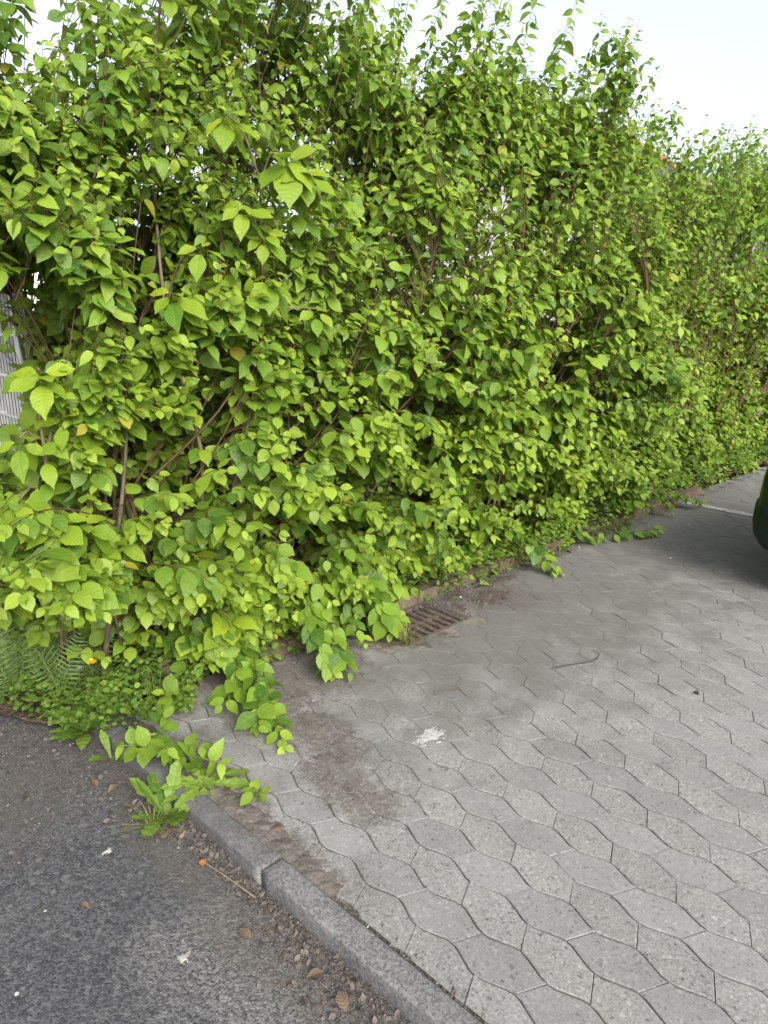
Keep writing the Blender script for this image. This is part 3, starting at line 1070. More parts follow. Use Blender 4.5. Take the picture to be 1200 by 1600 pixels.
# ------------------------------------------------------------------ the hedge: dogwood shrubs side by side
HS = [-2.9, -2.3, -1.83, -1.6, -1.27, -1.04, -0.6, -0.1, 0.28, 0.52, 1.02, 1.48, 1.92, 2.3, 2.9, 3.3, 3.6, 3.9, 4.5, 5.05, 6.0, 7.2, 8.6]
HZ = [2.0, 2.22, 2.30, 2.34, 2.50, 2.80, 3.00, 2.82, 2.74, 2.76, 2.84, 2.80, 2.74, 2.72, 2.74, 2.58, 2.52, 2.66, 2.80, 2.88, 2.9, 2.9, 2.8]


def hedge_top(s): return np.interp(s, HS, HZ)


def hedge_front(s, z):
    """how far out the leaves reach at a place along the hedge and a height"""
    prof_l = np.interp(z, [0.0, 0.3, 0.7, 1.2, 1.8, 2.3, 3.0, 3.4], [0.04, 0.16, 0.26, 0.22, 0.15, 0.05, -0.15, -0.3])
    prof_m = np.interp(z, [0.0, 0.25, 0.6, 1.0, 1.6, 2.2, 2.8, 3.4], [0.0, 0.06, 0.16, 0.24, 0.24, 0.16, 0.0, -0.2])
    prof_r = np.interp(z, [0.0, 0.3, 0.8, 1.4, 2.0, 2.8, 3.4], [-0.04, -0.20, -0.28, -0.20, -0.08, -0.1, -0.3])
    prof_r = prof_r - 0.12 * np.exp(-((s - 2.9) / 0.35) ** 2)
    a = np.clip((s + 0.4) / 0.8, 0, 1)
    b = np.clip((s - 2.35) / 0.35, 0, 1)
    f = prof_l * (1 - a) + prof_m * a
    f = f * (1 - b) + prof_r * b
    f = f + 0.30 * np.exp(-((s - 1.85) / 0.5) ** 2 - ((z - 1.15) / 0.6) ** 2) + 0.08 * np.exp(-((s - 0.5) / 0.9) ** 2 - ((z - 1.3) / 0.5) ** 2) + 0.10 * np.exp(-((s + 0.7) / 0.5) ** 2 - ((z - 0.75) / 0.35) ** 2)
    lump = 0.09 * np.sin(s * 4.3 + 1.1 * np.sin(z * 2.9)) * np.sin(z * 4.1 + s * 1.7) + 0.06 * np.sin(s * 9.1 + z * 3.7)
    return f + lump


# hollows where stems and the wall show: s, t, z, radius
HOLLOW = [(-0.95, -0.05, 0.92, 0.17), (-1.15, 0.0, 1.0, 0.17), (-1.62, -0.15, 0.80, 0.17), (-1.42, -0.1, 0.85, 0.15), (0.25, 0.05, 0.48, 0.25), (-0.05, 0.05, 1.08, 0.19), (1.15, 0.05, 1.38, 0.22),
          (0.75, 0.12, 0.62, 0.2), (1.6, 0.0, 0.42, 0.18), (0.5, 0.1, 1.55, 0.15), (2.75, 0.0, 0.75, 0.2), (-0.4, 0.1, 1.45, 0.14), (-1.95, -0.1, 1.75, 0.18), (-0.75, 0.1, 0.62, 0.12), (-1.2, 0.1, 1.95, 0.12),
          (1.9, 0.05, 0.95, 0.15), (2.2, 0.05, 1.5, 0.14), (-0.3, 0.1, 0.72, 0.13), (-0.9, 0.08, 1.2, 0.13), (-1.75, 0.1, 1.15, 0.10)]


def hedge_noise(p):
    s, t, z = p[:, 0], p[:, 1], p[:, 2]
    tier = np.sin(z * 10.5 + 1.9 * np.sin(s * 2.1 + 0.7) + 1.2 * np.sin(s * 5.3) - t * 3.0)
    return (np.sin(s * 4.1 + 2.0 * np.sin(z * 1.9)) * np.sin(z * 4.4 + 1.3 * np.sin(s * 2.3)) + 0.75 * tier * (0.6 + 0.4 * np.sin(s * 6.7 + z * 2.0)) + 0.5 * np.sin(s * 9.3 + z * 6.1 + t * 3) * np.sin(z * 9.7 - s * 5.3)) / 1.8


SHRUBS = [
    (-2.15, 'dogwood shrub at the left end of the hedge in front of the white rod fence'),
    (-1.45, 'dogwood shrub with bare brown stems showing behind the cherry shoots'),
    (-0.75, 'bushy dogwood shrub spilling low branches onto the paving left of the drain'),
    (-0.05, 'dogwood shrub standing directly above the rusty drain grate'),
    (0.65, 'tall dogwood shrub growing just past the drain and the brown dirt patch'),
    (1.35, 'dogwood shrub with the tallest shoots against the sky'),
    (2.0, 'dogwood shrub with dark slanting stems that ends the front bulge of the hedge'),
    (2.95, 'dogwood shrub set back in the shaded notch of the hedge'),
    (3.7, 'dogwood shrub beyond the notch at the start of the white bay line'),
    (4.5, 'dogwood shrub nearest to the nose of the green car'),
    (5.3, 'dogwood shrub behind the green car at the far end of the hedge'),
    (6.3, 'distant dogwood shrub past the green car'),
]
# low branches that leave the hedge over the paving: shrub index, control points (s,t,z)
RUNNERS = [
    (2, [(-1.05, -0.25, 0.12), (-1.15, 0.05, 0.20), (-1.27, 0.25, 0.12), (-1.40, 0.52, 0.06), (-1.44, 0.63, 0.025)]),
    (2, [(-1.0, -0.2, 0.1), (-1.22, 0.1, 0.16), (-1.36, 0.34, 0.10), (-1.47, 0.50, 0.06)]),
    (2, [(-1.1, -0.2, 0.1), (-1.28, 0.08, 0.18), (-1.38, 0.2, 0.1), (-1.5, 0.3, 0.08)]),
    (2, [(-0.75, -0.2, 0.35), (-0.85, 0.1, 0.32), (-0.90, 0.28, 0.17), (-0.91, 0.40, 0.05)]),
    (2, [(-0.8, -0.2, 0.3), (-0.92, 0.12, 0.3), (-1.0, 0.3, 0.15), (-0.98, 0.36, 0.06)]),
    (3, [(-0.45, -0.15, 0.3), (-0.5, 0.05, 0.3), (-0.55, 0.2, 0.2), (-0.54, 0.28, 0.08)]),
    (3, [(-0.3, -0.15, 0.34), (-0.3, 0.0, 0.3), (-0.33, 0.10, 0.2), (-0.34, 0.14, 0.1)]),
    (3, [(-0.5, -0.15, 0.3), (-0.52, 0.02, 0.24), (-0.5, 0.12, 0.12), (-0.46, 0.17, 0.05)]),
    (3, [(-0.4, -0.15, 0.3), (-0.42, 0.02, 0.26), (-0.43, 0.14, 0.16), (-0.40, 0.20, 0.07)]),
    (3, [(-0.6, -0.15, 0.3), (-0.66, 0.05, 0.28), (-0.7, 0.18, 0.17), (-0.68, 0.24, 0.06)]),
    (4, [(0.75, -0.15, 0.25), (0.82, 0.05, 0.25), (0.87, 0.2, 0.12), (0.90, 0.30, 0.04)]),
    (6, [(1.5, -0.15, 0.15), (1.6, 0.05, 0.12), (1.75, 0.15, 0.07), (1.95, 0.22, 0.05), (2.2, 0.33, 0.06)]),
    (6, [(1.5, -0.15, 0.15), (1.55, 0.02, 0.1), (1.66, 0.1, 0.05), (1.75, 0.12, 0.04)]),
    (7, [(2.6, -0.15, 0.2), (2.65, 0.05, 0.22), (2.7, 0.14, 0.12), (2.72, 0.18, 0.06)]),
    (8, [(3.0, -0.1, 0.15), (3.05, 0.1, 0.12), (3.15, 0.24, 0.07)]),
]


def build_shrub(i, s0, label):
    r = np.random.default_rng(500 + i)
    fars = s0 > 2.6
    root = empty('dogwood_shrub', W(s0, -0.45, 0.0), label=label, cat='shrub', group='dogwood shrubs of the hedge')
    org = np.array(root.location)
    # stems
    paths = []
    for k in range(11 if not fars else 9):
        bs_, bt = s0 + r.normal(0, 0.17), (-0.68 if fars else -0.5) + r.normal(0, 0.13)
        ts = s0 + r.normal(0, 0.42) + (0.25 if k % 3 == 0 else 0.0) + (0.30 if s0 > -0.3 else 0.0)
        bs_, ts = max(bs_, -1.88 + 0.3 * r.random()), max(ts, -1.85 + 0.2 * r.random())
        top = float(hedge_top(ts)) * r.uniform(0.78, 1.0)
        if k >= 7: top *= r.uniform(0.45, 0.7)
        tt = -0.45 + r.normal(0, 0.2) + (0.3 if k >= 7 else 0.0)
        if fars: tt = -0.62 + r.normal(0, 0.1)
        tt = min(tt, float(hedge_front(ts, top)) - 0.08)
        mid = ((bs_ * 0.6 + ts * 0.4) + r.normal(0, 0.06), (bt * 0.55 + tt * 0.45) + r.normal(0, 0.05), top * 0.45)
        q3 = ((bs_ * 0.25 + ts * 0.75) + r.normal(0, 0.05), (bt * 0.25 + tt * 0.75) + r.normal(0, 0.04), top * 0.75)
        paths.append(curve([(bs_, bt, 0.0), mid, q3, (ts, tt, top)], 16))
    for p in paths:
        w = WN(p)
        tube_obj('stem', w, r.uniform(0.008, 0.015), 0.003, M['stem'], root, 6, org)
    sp = np.concatenate(paths)
    for k in range(7):                                        # long slanting branches near the face
        a = (s0 + r.uniform(-0.5, 0.1), -0.22 + r.normal(0, 0.08), r.uniform(0.5, 1.3))
        b = (a[0] + r.uniform(0.35, 0.7), 0, a[2] + r.uniform(0.7, 1.3))
        b = (b[0], float(hedge_front(b[0], b[2])) - r.uniform(0.0, 0.12), min(b[2], float(hedge_top(b[0]))))
        if b[0] < -1.7 or a[0] < -1.7: continue
        m_ = ((a[0] + b[0]) / 2 + 0.05, (a[1] + b[1]) / 2 + 0.03, (a[2] + b[2]) / 2 - 0.05)
        bp = curve([a, m_, b], 12)
        tube_obj('branch', WN(bp), r.uniform(0.0045, 0.0075), 0.002, M['twig'], root, 5, org)
        sp = np.vstack([sp, bp[2:]])
    # twig tips
    n_t = 1060 if not fars else 1100
    cand = np.empty((0, 3))
    tips = []
    while len(cand) < n_t:
        m = 2000
        s = s0 + r.uniform(-0.42, 0.42, m) + r.normal(0, 0.08, m)
        z = r.random(m) ** 1.0 * 1.03 * hedge_top(s) + 0.03
        q = r.random(m) ** 1.45
        f = hedge_front(s, z)
        t = f - q * (f + 0.95)
        p = np.stack([s, t, z], 1)
        keep = np.ones(m, bool)
        for (hs_, ht, hz, hr) in HOLLOW:
            dd = (p[:, 0] - hs_) ** 2 + ((p[:, 1] - ht) * 0.55) ** 2 + (p[:, 2] - hz) ** 2
            keep &= dd > (hr * 1.0) ** 2
        nz = hedge_noise(p)
        keep &= r.random(m) < np.clip(0.55 + 1.25 * nz, np.where(t < -0.35, 0.6, 0.28 if fars else 0.05), 1.0)
        keep &= (t < -0.3) | (r.random(m) < 0.93)
        upper = np.clip((z - 0.72 * hedge_top(s)) / (0.3 * hedge_top(s)), 0, 1)
        keep &= r.random(m) > 0.30 * upper
        keep &= ~((z < 0.16) & (t > 0.03) & (s > -0.6))
        keep &= ~((z < 0.30) & (t > -0.12) & (s > -0.62) & (s < 0.45) & (r.random(m) < 0.8))
        keep &= ~((s < -1.42) & (z < 0.56 - 0.6 * (s + 1.85)) & (t > -0.6) & ((r.random(m) < 0.7) | (z < 0.2) | (t > -0.12)))
        keep &= (s > -2.25 + 0.2 * (z < 0.5))
        keep &= ~((z > 1.0) & (z < 1.9) & (s < -1.90 - 0.30 * t) & (r.random(m) < 0.95))
        cand = np.vstack([cand, p[keep]])
    P = cand[:n_t]
    # each twig leaves the nearest stem a little lower down
    D = P[:, None, :] - sp[None]
    hi_ = np.clip((P[:, 2] - 1.3) / 0.7, 0, 1)[:, None]
    off_ = np.array([0.06, 0.22, 0.16]) * (1 - hi_) + np.array([0.23, 0.09, 0.30]) * hi_
    c = np.linalg.norm(D - off_[:, None, :], axis=2) + 0.35 * np.maximum(0, 0.05 - D[:, :, 2])
    Q = sp[np.argmin(c, axis=1)]
    L = np.linalg.norm(P - Q, axis=1, keepdims=True)
    C = Q + (P - Q) * 0.5 + np.array([0, 0, 1.0]) * L * r.uniform(0.10, 0.38, (n_t, 1)) + r.normal(0, 0.05, (n_t, 3)) * L
    # shoots: upright leafy ends over the top of the hedge
    n_s = 66 if not fars else 44
    ss = s0 + r.uniform(-0.42, 0.42, n_s)
    st_ = hedge_front(ss, hedge_top(ss)) - r.random(n_s) * 0.75
    zt = hedge_top(ss) * r.uniform(0.93, 1.0, n_s) + r.random(n_s) ** 1.5 * 0.6
    if i in (5, 6): zt += 0.05
    Ps = np.stack([ss, st_, zt], 1)
    Qs = Ps - np.stack([r.normal(0.22, 0.12, n_s), r.normal(0.06, 0.08, n_s), r.uniform(0.4, 0.8, n_s)], 1)
    Cs = (Ps + Qs) / 2 + r.normal(0, 0.03, (n_s, 3))
    A_, B_, C_ = np.vstack([Q, Qs]), np.vstack([P, Ps]), np.vstack([C, Cs])
    u = np.linspace(0, 1, 9)[None, :, None]
    poly = A_[:, None] * (1 - u) ** 2 + 2 * C_[:, None] * u * (1 - u) + B_[:, None] * u ** 2
    tipd = poly.copy()
    tipd[:n_t, :, 2] -= (u[0, :, 0] ** 3)[None] * r.uniform(0, 0.05, (n_t, 1))
    poly = tipd
    run = [curve(p, 9) + 0 for (k, p) in RUNNERS if k == i]
    is_run = np.zeros(len(poly) + len(run), bool)
    if run:
        poly = np.concatenate([poly, np.array(run)])
        is_run[-len(run):] = True
    wp = WN(poly)
    rad = np.linspace(1, 0.4, 9)[None] * np.clip(r.normal(0.0024, 0.0006, (len(poly), 1)), 0.0014, 0.004)
    tv, tq = tubes(wp, rad, 3)
    tw_ = link('twigs', mesh_np('twigs', tv - org, tq, M['twig']), root)
    tag(tw_, kind='stuff')
    # leaves: opposite pairs along each twig
    seg = np.linalg.norm(np.diff(wp, axis=1), axis=2)
    base, dr_, nr, size, age = [], [], [], [], []
    out = DU
    for k in range(len(wp)):
        ll = seg[k].sum()
        cum = np.concatenate([[0], np.cumsum(seg[k])])
        shoot = n_t <= k < n_t + n_s
        leafy = min(ll * 0.92, 0.46 if shoot else (0.5 if is_run[k] else 0.30))
        step = r.uniform(0.048, 0.070) if not shoot else r.uniform(0.034, 0.046)
        if is_run[k]: step = 0.036
        npair = max(2, int(leafy / step))
        phi0 = r.random() * 3.14
        tw_age = r.normal(0, 0.16)
        lsz = np.clip(r.normal(0.084, 0.014), 0.05, 0.118) * (1 - 0.28 * min(1.0, max(0.0, (wp[k, -1, 2] - 1.3) / 1.0))) * (1.0 if shoot else 1.0) * (0.93 if fars else 1.0)
        for j in range(npair):
            d_ = ll - j * step
            if d_ < 0: break
            pt = np.array([np.interp(d_, cum, wp[k, :, a]) for a in range(3)])
            m = min(int(d_ / ll * 8), 7)
            T = wp[k, m + 1] - wp[k, m]
            T = T / (np.linalg.norm(T) + 1e-9)
            e1 = np.cross(T, DZ)
            e1 = e1 / (np.linalg.norm(e1) + 1e-6)
            e2 = np.cross(e1, T)
            ph = phi0 + j * 1.57 + r.normal(0, 0.25)
            grow = min(1.0, (0.62 if shoot else 0.5) + 0.26 * j)
            for sg in (1, -1):
                if r.random() < 0.07: continue
                rd = (math.cos(ph) * e1 + math.sin(ph) * e2) * sg
                rd = rd * np.array([1, 1, 0.45])
                dd = rd * 1.0 + T * (0.9 if j == 0 else 0.42) + DZ * (-r.uniform(0.15, 0.95 + 0.35 * min(1.0, pt[2] / 2.6)) * grow) + out * 0.22 + r.normal(0, 0.18, 3)
                nn = DZ * r.uniform(0.5, 1.1) + out * r.uniform(0.1, 0.7) - DH * r.uniform(-0.15, 0.35) + r.normal(0, 0.26, 3)
                base.append(pt + dd / np.linalg.norm(dd) * 0.009)
                dr_.append(dd)
                nr.append(nn)
                size.append(lsz * grow * r.uniform(0.82, 1.12))
                age.append(np.clip(0.58 - 0.17 * j + r.normal(0, 0.2) + tw_age, 0, 1))
    base, dr_, nr, size, age = map(np.array, (base, dr_, nr, size, age))
    return dict(root=root, base=base, R=leaf_frames(base, dr_, nr), size=size, age=age, var=np.where(r.random(len(base)) < np.clip((base[:, 2] - 1.2) / 0.9, 0.08, 0.8), r.integers(9, NV, len(base)), r.integers(0, 9, len(base))), tips=wp[:, -1], rr=r)


shr = [build_shrub(i, s, lb) for i, (s, lb) in enumerate(SHRUBS)]


# ------------------------------------------------------------------ bird cherry shoots with big drooping leaves
def build_cherry(label, stems, rosettes, seed, node_leaves=True):
    """stems: control points; rosettes: (s,t,z, leaf length, count)"""
    r = np.random.default_rng(seed)
    b0 = stems[0][0]
    root = empty('cherry_sapling', W(b0[0], b0[1], 0), label=label, cat='sapling', group='cherry saplings in the hedge')
    org = np.array(root.location)
    base, dr_, nr, size, age = [], [], [], [], []
    allp = []
    for sp_ in stems:
        p = curve(sp_, 18)
        allp.append(p)
        tube_obj('stem', WN(p), 0.010, 0.004, M['cherry_bark'], root, 7, org)
        if node_leaves:
            wp = WN(p)
            for k in range(5, 18):
                if r.random() < 0.25: continue
                for q in range(int(r.integers(1, 4))):
                    a = r.uniform(0, 6.28)
                    rd = math.cos(a) * DH + math.sin(a) * DU
                    dd = rd * 0.8 + DU * 0.45 - DZ * r.uniform(0.3, 1.0)
                    base.append(wp[k] + rd * 0.02)
                    dr_.append(dd)
                    nr.append(DU * 0.8 + DZ * 0.5 - DH * 0.2 + r.normal(0, 0.25, 3))
                    size.append(r.uniform(0.06, 0.115))
                    age.append(np.clip(r.normal(0.35, 0.2), 0, 1))
    ap = np.concatenate(allp)
    for (s, t, z, ll, cnt) in rosettes:
        c = np.array([s, t, z])
        k = np.argmin(np.linalg.norm(ap - c + np.array([0, 0, 0.15]), axis=1))
        a0 = ap[k]
        if np.linalg.norm(a0 - c) > 0.04:
            tube_obj('shoot', WN(curve([a0, (a0 + c) / 2 + np.array([0, 0, 0.06]), c], 8)), 0.005, 0.0028, M['cherry_bark'], root, 5, org)
        cw = WN(c)
        for q in range(cnt):
            a = q * 2.4 + r.normal(0, 0.2)
            rd = math.cos(a) * DH + math.sin(a) * DU
            lift = (q / cnt)
            dd = rd * 0.85 + DU * 0.25 + DZ * (0.35 - 1.35 * (1 - lift) + r.normal(0, 0.15))
            base.append(cw + rd * 0.018 - DZ * 0.025 * (1 - lift) * 2)
            dr_.append(dd)
            nr.append(DZ * 0.75 + rd * 0.35 + DU * 0.55 - DH * 0.2 + r.normal(0, 0.15, 3))
            size.append(ll * r.uniform(0.78, 1.2) * (1.0 - 0.3 * lift))
            age.append(np.clip(0.2 + 0.45 * lift + r.normal(0, 0.16), 0, 1))
    base, dr_, nr, size, age = map(np.array, (base, dr_, nr, size, age))
    leaf_objects(root, 'cherry', 'cherry_leaf', base, leaf_frames(base, dr_, nr), size, age, r.integers(0, NV, len(base)), range(len(base)))
    return root


build_cherry('tall cherry sapling with big drooping serrated leaves high in the hedge',
             [[(-1.28, -0.4, 0.0), (-1.24, -0.1, 0.62), (-1.04, -0.03, 1.40), (-1.05, 0.06, 2.10)],
              [(-1.34, -0.4, 0.0), (-1.29, -0.12, 0.92), (-1.38, -0.16, 1.55), (-1.34, -0.24, 2.30), (-1.27, -0.22, 2.75)]],
             [(-1.04, 0.22, 2.17, 0.16, 12), (-0.96, 0.23, 2.13, 0.15, 9), (-1.20, 0.16, 2.0, 0.11, 8), (-1.11, 0.16, 1.90, 0.10, 9), (-1.10, 0.16, 1.74, 0.12, 8), (-0.93, 0.14, 2.02, 0.12, 7), (-1.49, 0.12, 1.68, 0.12, 8),
              (-1.23, 0.12, 2.30, 0.13, 7), (-1.38, -0.12, 2.55, 0.11, 8), (-1.28, -0.12, 2.75, 0.11, 8), (-1.35, 0.1, 1.85, 0.10, 6), (-0.86, 0.15, 1.62, 0.11, 6)], 61)
build_cherry('cherry sapling leaning out over the asphalt at the left edge',
             [[(-1.85, -0.5, 0.0), (-1.92, -0.2, 0.5), (-1.97, 0.02, 1.05), (-1.98, 0.06, 1.42)]],
             [(-1.98, 0.12, 1.42, 0.12, 9), (-1.90, 0.08, 1.27, 0.10, 7), (-2.10, 0.12, 1.00, 0.13, 9), (-2.0, 0.15, 0.93, 0.12, 9), (-1.90, 0.13, 0.90, 0.12, 8), (-1.78, 0.09, 0.80, 0.12, 8), (-2.05, 0.05, 1.2, 0.1, 6)], 62)
build_cherry('small cherry seedling with one umbrella of leaves above the clover',
             [[(-1.70, -0.5, 0.0), (-1.69, -0.42, 0.2), (-1.69, -0.36, 0.37)]],
             [(-1.69, -0.33, 0.40, 0.16, 12)], 63, False)
build_cherry('low cherry sapling with broad glossy leaves at the hedge foot near the kerb end',
             [[(-1.26, -0.42, 0.0), (-1.30, -0.25, 0.22), (-1.36, -0.1, 0.42), (-1.40, -0.05, 0.62)]],
             [(-1.29, 0.02, 0.30, 0.18, 12), (-1.42, -0.05, 0.60, 0.13, 10), (-1.08, -0.03, 0.58, 0.13, 9), (-1.33, -0.02, 0.52, 0.12, 7), (-1.22, 0.0, 0.36, 0.12, 7)], 64, False)

# which dogwood leaves show largest: those become leaves of their own, the rest of a shrub's foliage is one mesh
ALLB = np.concatenate([d['base'] + d['R'][:, :, 1] * d['size'][:, None] * 0.5 for d in shr])
ALLS = np.concatenate([d['size'] for d in shr])
own = np.concatenate([np.full(len(d['base']), i) for i, d in enumerate(shr)])
X, Y, Sc = pix(ALLB)
inside = (X > -10) & (X < 1210) & (Y > -10) & (Y < 1610)
cx, cy = np.clip((X / 9).astype(int), 0, 134), np.clip((Y / 9).astype(int), 0, 179)
best = np.zeros((135, 180))
for i in np.nonzero(inside)[0]:
    if Sc[i] > best[cx[i], cy[i]]: best[cx[i], cy[i]] = Sc[i]
front = inside & (Sc >= best[cx, cy] * 0.985)
pxl = ALLS * Sc
start = 0
for i, d in enumerate(shr):
    n = len(d['base'])
    f = front[start:start + n] & (pxl[start:start + n] >= 10)
    score = np.where(f, pxl[start:start + n], 0)
    idx = np.argsort(-score)[:280]
    idx = idx[score[idx] > 0]
    if i >= 10: idx = idx[:60]
    msk = np.ones(n, bool)
    msk[idx] = False
    leaf_objects(d['root'], 'dogwood', 'dogwood_leaf', d['base'], d['R'], d['size'], d['age'], d['var'], idx)
    org = np.array(d['root'].location)
    me = leaves_mesh('foliage', 'dogwood', 'dogwood_leaf', (d['base'] - org)[msk], d['R'][msk], d['size'][msk], d['age'][msk], d['var'][msk])
    o = tag(link('foliage', me, d['root']), kind='stuff')
    o.color = (0, 0, 0, 1)
    # flat heads of unopened buds on some twig ends
    r = d['rr']
    tips = d['tips'][r.random(len(d['tips'])) < 0.10]
    V, T = [], []
    off = 0
    for p in tips:
        k = 9
        for q in range(k):
            a, rr_ = q * 2.4, 0.012 * math.sqrt(q / k)
            c = p + np.array([math.cos(a) * rr_, math.sin(a) * rr_, 0.022 + r.normal(0, 0.001)])
            s_ = 0.0028
            V += [c + np.array(x) * s_ for x in ((1, 0, 0), (-0.5, 0.87, 0), (-0.5, -0.87, 0), (0, 0, 1.2))] + [p]
            T += [(off, off + 1, off + 3), (off + 1, off + 2, off + 3), (off + 2, off, off + 3), (off, off + 1, off + 4)]
            off += 5
    if V:
        tag(link('flower_buds', mesh_np('flower_buds', np.array(V) - org, np.array(T), M['bud']), d['root']), kind='stuff')
    start += n


# ------------------------------------------------------------------ plants at the foot of the hedge
def rosette(name, label, cat, s, t, z, n, ll, kind, mat, seed, rise=0.55, group=None, age=0.3, part='leaf', droop=0.0):
    r = np.random.default_rng(seed)
    root = empty(name, W(s, t, z), label=label, cat=cat, group=group)
    a = np.arange(n) * 2.4 + r.normal(0, 0.25, n)
    rd = np.cos(a)[:, None] * DH + np.sin(a)[:, None] * DU
    up = rise * r.uniform(0.4, 1.5, (n, 1))
    d = rd + DZ * up
    base = np.array(root.location) + rd * 0.006
    nr = DZ * 1.0 - rd * 0.4 * up + r.normal(0, 0.15, (n, 3))
    leaf_objects(root, kind, mat, base, leaf_frames(base, d, nr), ll * r.uniform(0.65, 1.1, n), np.clip(r.normal(age, 0.15, n), 0, 1), r.integers(0, NV, n), range(n), part)
    return root


def frond_mesh(name, seed, L=1.0):
    r = np.random.default_rng(seed)
    V, T, U = [], [], []
    n = 15
    bend = r.uniform(0.12, 0.35)
    mid = [(0, y, -bend * y * y) for y in np.linspace(0, 1, n)]
    for i, (x, y, z) in enumerate(mid):
        V += [(-0.006 * (1.1 - y), y, z), (0.006 * (1.1 - y), y, z)]
        U += [(0.5, y), (0.5, y)]
        if i:
            a = 2 * (i - 1)
            T += [(a, a + 1, a + 3), (a, a + 3, a + 2)]
    for i in range(2, n):
        x, y, z = mid[i]
        w = 0.21 * math.sin(math.pi * min(1, (y + 0.02)) ** 0.8) ** 0.7 + 0.02
        for sg in (-1, 1):
            w_ = w * r.uniform(0.85, 1.1)
            b = len(V)
            lift = 0.10 * w_
            hw = 0.0072
            pts = [(0, -hw), (0.35, -hw * 0.9), (0.5, -hw * 1.5), (0.8, -hw * 0.7), (1.0, 0.012), (0.75, hw * 0.9), (0.45, hw * 1.4), (0.3, hw * 0.8), (0, hw)]
            for (f, o_) in pts:
                V.append((sg * w_ * f, y + 0.32 * w_ * f + o_, z + lift * f - 0.18 * w_ * f * f))
                U.append((0.5 + sg * 0.5 * f * 0.9, y))
            for q in range(1, len(pts) - 1):
                T.append((b, b + q, b + q + 1) if sg > 0 else (b, b + q + 1, b + q))
    return mesh_np(name, np.array(V), np.array(T), M['fern_leaf'], np.array(U))


FR = [frond_mesh('frond', 70 + i) for i in range(6)]
for k, (s, t, n, ll, label) in enumerate((
        (-1.92, -0.36, 11, 0.36, 'pale green feathery fern at the asphalt edge, lowest in the left corner'),
        (-1.80, -0.52, 14, 0.44, 'feathery fern behind the yellow dandelion'),
        (-2.06, -0.62, 13, 0.44, 'feathery fern cut by the left picture edge under the rod fence'),
        (-1.72, -0.78, 12, 0.48, 'tall feathery fern rising beside the small cherry seedling'),
        (-1.92, -0.88, 12, 0.5, 'feathery fern deepest under the hedge by the fence'),
        (-1.78, -0.36, 10, 0.34, 'low feathery fern just behind the broad leaved rosette'),
        (-2.08, -0.42, 11, 0.38, 'feathery fern spreading over the asphalt edge at the left picture edge'))):
    r = np.random.default_rng(200 + k)
    root = empty('fern', W(s, t, 0.02), label=label, cat='fern', group='ferns at the hedge foot')
    for q in range(n):
        a = q * 2.4 + r.normal(0, 0.3)
        rd = math.cos(a) * DH + math.sin(a) * DU
        d = np.array([rd * 0.7 + DU * 0.1 + DZ * r.uniform(0.7, 2.4)])
        Rm = leaf_frames(None, d, np.array([DZ * 0.5 + DU * 0.6 - rd * 0.3 + r.normal(0, 0.35, 3)]))[0]
        o = bpy.data.objects.new('frond', FR[int(r.integers(6))])
        COL.objects.link(o)
        o.parent = root
        m = np.eye(4)
        m[:3, :3] = Rm * ll * r.uniform(0.75, 1.15)
        o.matrix_basis = Matrix(m.tolist())
        o.color = (float(np.clip(r.normal(0.45, 0.3), 0, 1)), 0, 0, 1)


def scatter_leaves(name, label, n, sampler, kind, mat, size, seed, cat=None, up=1.0):
    r = np.random.default_rng(seed)
    p = np.array([sampler(r) for _ in range(n)])
    base = WN(p)
    a = r.uniform(0, 6.28, n)
    d = np.cos(a)[:, None] * DH + np.sin(a)[:, None] * DU + DZ * r.uniform(-0.2, 0.5, (n, 1))
    nr = DZ * up + r.normal(0, 0.3, (n, 3)) + DU * 0.2
    me = leaves_mesh(name, kind, mat, base, leaf_frames(base, d, nr), size * r.uniform(0.6, 1.2, n), np.clip(r.normal(0.3, 0.2, n), 0, 1), r.integers(0, NV, n))
    o = link(name, me)
    o.color = (0, 0, 0, 1)
    return tag(o, label, cat or name, kind='stuff')


def clover_at(r):
    while True:
        s, t = r.uniform(-2.15, -1.25), r.uniform(-0.75, 0.22)
        lim = 0.10 + 0.22 * (s + 1.9) if s > -1.9 else 0.05 - 1.3 * (-1.9 - s)
        if s > -1.55: lim = 0.12 - 1.0 * (s + 1.55)
        if t < lim and s > -1.96 + 0.5 * min(t, 0): break
    h = 0.0 + (0.05 + 0.11 * (0.5 + 0.5 * math.sin(s * 13 + t * 9))) * r.random() ** 0.6
    return (s, t, h)


scatter_leaves('clover', 'mat of small clover leaves covering the earth around the kerb end', 5200, clover_at, 'round', 'weed_leaf', 0.024, 81)


def under_at(r):
    s = r.uniform(-1.3, 6.5)
    gap = 0.05 if -0.6 < s < 0.35 else 0.0
    t = (0.07 if s < 2.4 else -0.06) - gap * 1.6 + 0.04 * math.sin(s * 7) - 0.5 * r.random() ** 1.6
    return (s, t, 0.015 + (0.24 - gap) * r.random() ** 1.5)


scatter_leaves('undergrowth', 'small dark ground cover leaves at the very foot of the hedge along the paving', 7000, under_at, 'dogwood', 'weed_leaf', 0.036, 82)
scatter_leaves('fallen_leaves', 'brown fallen leaves lying on the earth under the hedge', 1100, lambda r: (r.uniform(-1.9, 6.0), -0.08 - 0.9 * r.random() ** 1.3, 0.035 + 0.03 * r.random()), 'dogwood', 'dead_leaf', 0.05, 83)


